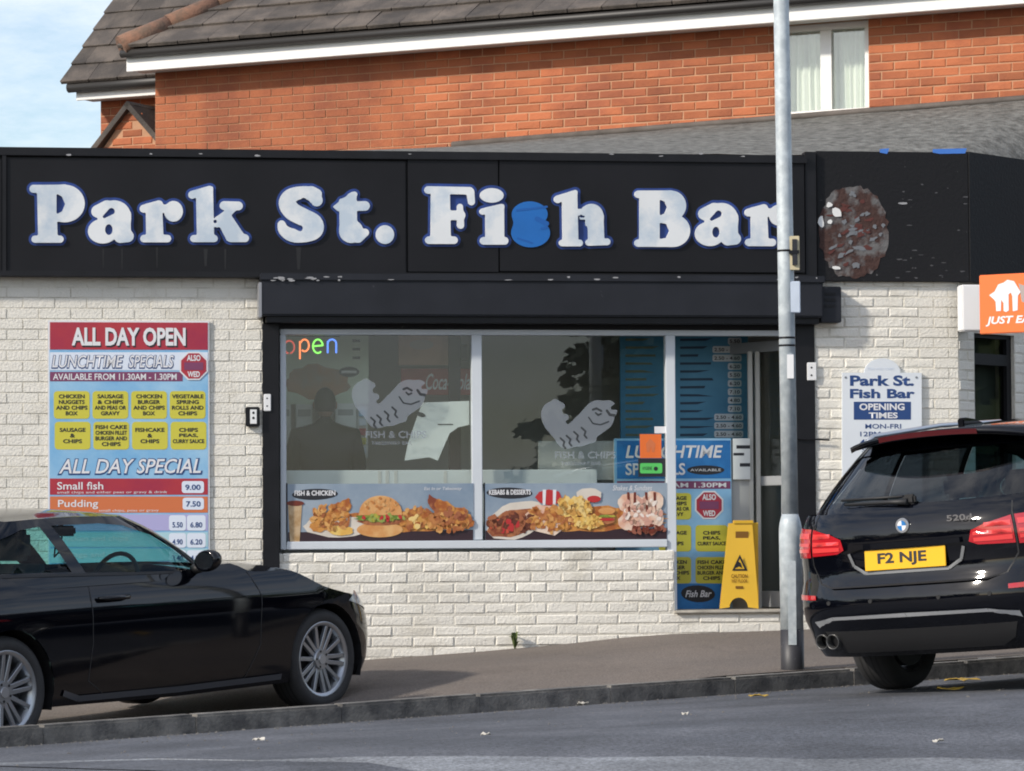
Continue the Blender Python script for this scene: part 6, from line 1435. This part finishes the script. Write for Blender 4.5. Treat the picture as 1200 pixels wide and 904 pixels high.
    for sd in (-1, 1):
        bm = BM(); tube(bm, [(x, sd * .585, rz(x, .585) + h) for x, h in ((-.42, -.005), (-.34, .028), (.4, .034), (1.1, .028), (1.2, -.005))], .014, 8); mk('roof_rail', bm, M_silver, car)
        bm = BM(); bmesh.ops.create_uvsphere(bm, u_segments=16, v_segments=12, radius=1)
        for v_ in bm.verts: v_.co = Vector((1.95 + v_.co.x * .10, sd * (1.0 + v_.co.y * .12), 1.04 + v_.co.z * .08))
        mk('mirror', bm, M_paint, car, smooth=True)
        bm = BM(); strip(bm, LO, [(.28, .98), (.24, .8), (.30, .55), (.42, .30)], .007, .0012, sd); strip(bm, LO, [(1.08, .98), (1.06, .6), (1.06, .3)], .007, .0012, sd); mk2('door_seam', bm, M_plast, car)
        for x in (.40, 1.22):
            bm = BM(); tube(bm, [(x + d, sd * (LO.pos(x, .86).y + o_), .86) for d, o_ in ((0, .004), (.04, .035), (.2, .035), (.24, .004))], .013, 8); mk('door_handle', bm, M_paint, car)
        q0 = LO.q_of_y(.78, .7, False); mk2('headlight', patch(BM(), LO, [(q0 - .4, .76), (q0, .66), (q0 + .3, .63), (q0 + .3, .74), (q0, .80), (q0 - .3, .83)], (), .06, .003, sd), MATS['headlight_glass'], car)
    mk('floor_pan', box(BM(), -.80, 3.5, -.70, .70, .24, .32), M_plast, car)
    for x in (0, 2.968):
        for sd in (-1, 1):
            bm = BM(); nn = 14; A = []; B_ = []
            for i in range(nn + 1):
                a = lerp(-.2, math.pi + .2, i / nn); A.append(bm.verts.new((x + .37 * math.cos(a), sd * .90, .325 + .37 * math.sin(a)))); B_.append(bm.verts.new((x + .37 * math.cos(a), sd * .58, .325 + .37 * math.sin(a))))
            for i in range(nn): bm.faces.new((A[i], A[i + 1], B_[i + 1], B_[i]))
            mk('arch_liner', bm, M_plast, car)
    mk('rear_axle', tube(BM(), [(0, -.7, .33), (0, .7, .33)], .06, 10), M_plast, car)
    mk('load_floor', box(BM(), -.9, .4, -.70, .70, .60, .66), M_seat, car)
    for y in (-.42, 0, .42):
        st_ = empty('seat', (.30, y, .6)); st_.parent = car; mk('backrest', box(BM(), -.05, .09, -.20, .20, 0, .42), M_seat, st_, bevel=.05); mk('headrest', box(BM(), -.03, .06, -.12, .12, .44, .58), M_seat, st_, bevel=.03)
    for y in (-.38, .38):
        st_ = empty('seat', (1.25, y, .6)); st_.parent = car; mk('backrest', box(BM(), -.05, .09, -.24, .24, -.1, .46), M_seat, st_, bevel=.05); mk('headrest', box(BM(), -.03, .06, -.13, .13, .48, .64), M_seat, st_, bevel=.03)
    mk('dashboard', box(BM(), 1.85, 2.3, -.78, .78, .6, .98), M_seat, car, bevel=.05)
    for x in (0, 2.968):
        for sd in (-1, 1): make_wheel(car, x, sd * .80, sd, .325, .232, .245, 10, .3 + x).location.z = .290
    return car
estate()

# ================================================================ ACROSS THE ROAD, behind the viewer: seen only as reflections in glass and paint
M_bark = mat('bark', (.10, .07, .05), .9, var=.3, scale=6, bump=.6); M_fol = mat('dark_conifer_needles', (.020, .034, .018), .8, var=.35, scale=3); M_fol2 = mat('broad_leaves', (.045, .065, .022), .8, var=.35, scale=2)
def leaves(name, m, parent, pts, size, seed):
    rr_ = random.Random(seed); V = []; Fc = []
    for p in pts:
        a = Vector((rr_.gauss(0, 1), rr_.gauss(0, 1), rr_.gauss(0, .6))).normalized(); b = a.orthogonal().normalized(); s_ = size * rr_.uniform(.6, 1.3); i = len(V)
        V += [tuple(p + a * s_), tuple(p + b * s_ * .75), tuple(p - a * s_), tuple(p - b * s_ * .75)]; Fc.append((i, i + 1, i + 2, i + 3))
    me = bpy.data.meshes.new(name); me.from_pydata(V, [], Fc); return link(name, me, m, parent)
def zopp(): return -0.75
def conifer(X, Y, H, rb, label, seed):
    o = empty('conifer_tree', (X, Y, zopp()), 0, label, 'tree'); rr_ = random.Random(seed)
    mk('trunk', tube(BM(), [(0, 0, -.5), (.03, 0, H * .5), (0, .02, H * .95)], [.22, .13, .03], 8), M_bark, o); P = []; bm = BM()
    for i in range(130):
        z = H * (.08 + .9 * (i / 130)); r_ = rb * (1 - z / H)**.85 * rr_.uniform(.7, 1.12) + .08; a = i * 2.399 + rr_.uniform(-.3, .3)
        tip = Vector((r_ * math.cos(a), r_ * math.sin(a), z - .10 * r_)); tube(bm, [(0, 0, z), tuple(tip)], [.03, .008], 4)
        for k_ in range(int(50 + 130 * r_ / rb)):
            f_ = rr_.uniform(.15, 1.05); P.append(Vector((0, 0, z)).lerp(tip, f_) + Vector((rr_.gauss(0, .14), rr_.gauss(0, .14), rr_.gauss(0, .10))))
    mk('branches', bm, M_bark, o); leaves('crown', M_fol, o, P, .15, seed)
def mirror_pt(px, py, T):
    d = ray(px, py); t = (F.o - CAM).dot(F.n) / d.dot(F.n); h = CAM + d * t; r_ = d - F.n * (2 * d.dot(F.n)); return h + r_ * T
tp = mirror_pt(768, 480, 45); conifer(tp.x, tp.y, 10.2, 3.5, 'tall dark conifer across the road, mirrored in the right window pane', 3)
# unseen foliage belts, added to darken what the car paint mirrors
rr = random.Random(77); P = []
for a0, a1 in ((-22, 38), (146, 214)):
    for i in range(46):
        a = R(rr.uniform(a0, a1)); d = rr.uniform(44, 62); c = Vector((d * math.cos(a), 12 + d * math.sin(a), 0)); H = rr.uniform(5, 11)
        for k_ in range(150): q_ = rr.random(); P.append(c + Vector((rr.gauss(0, 2.0), rr.gauss(0, 2.0), -1.5 + H * q_)))
tb = leaves('reflection_tree_belt', M_fol2, None, P, .75, 5); tag(tb, 'unseen belts of trees added to darken the car paint reflections', 'trees', kind='stuff')
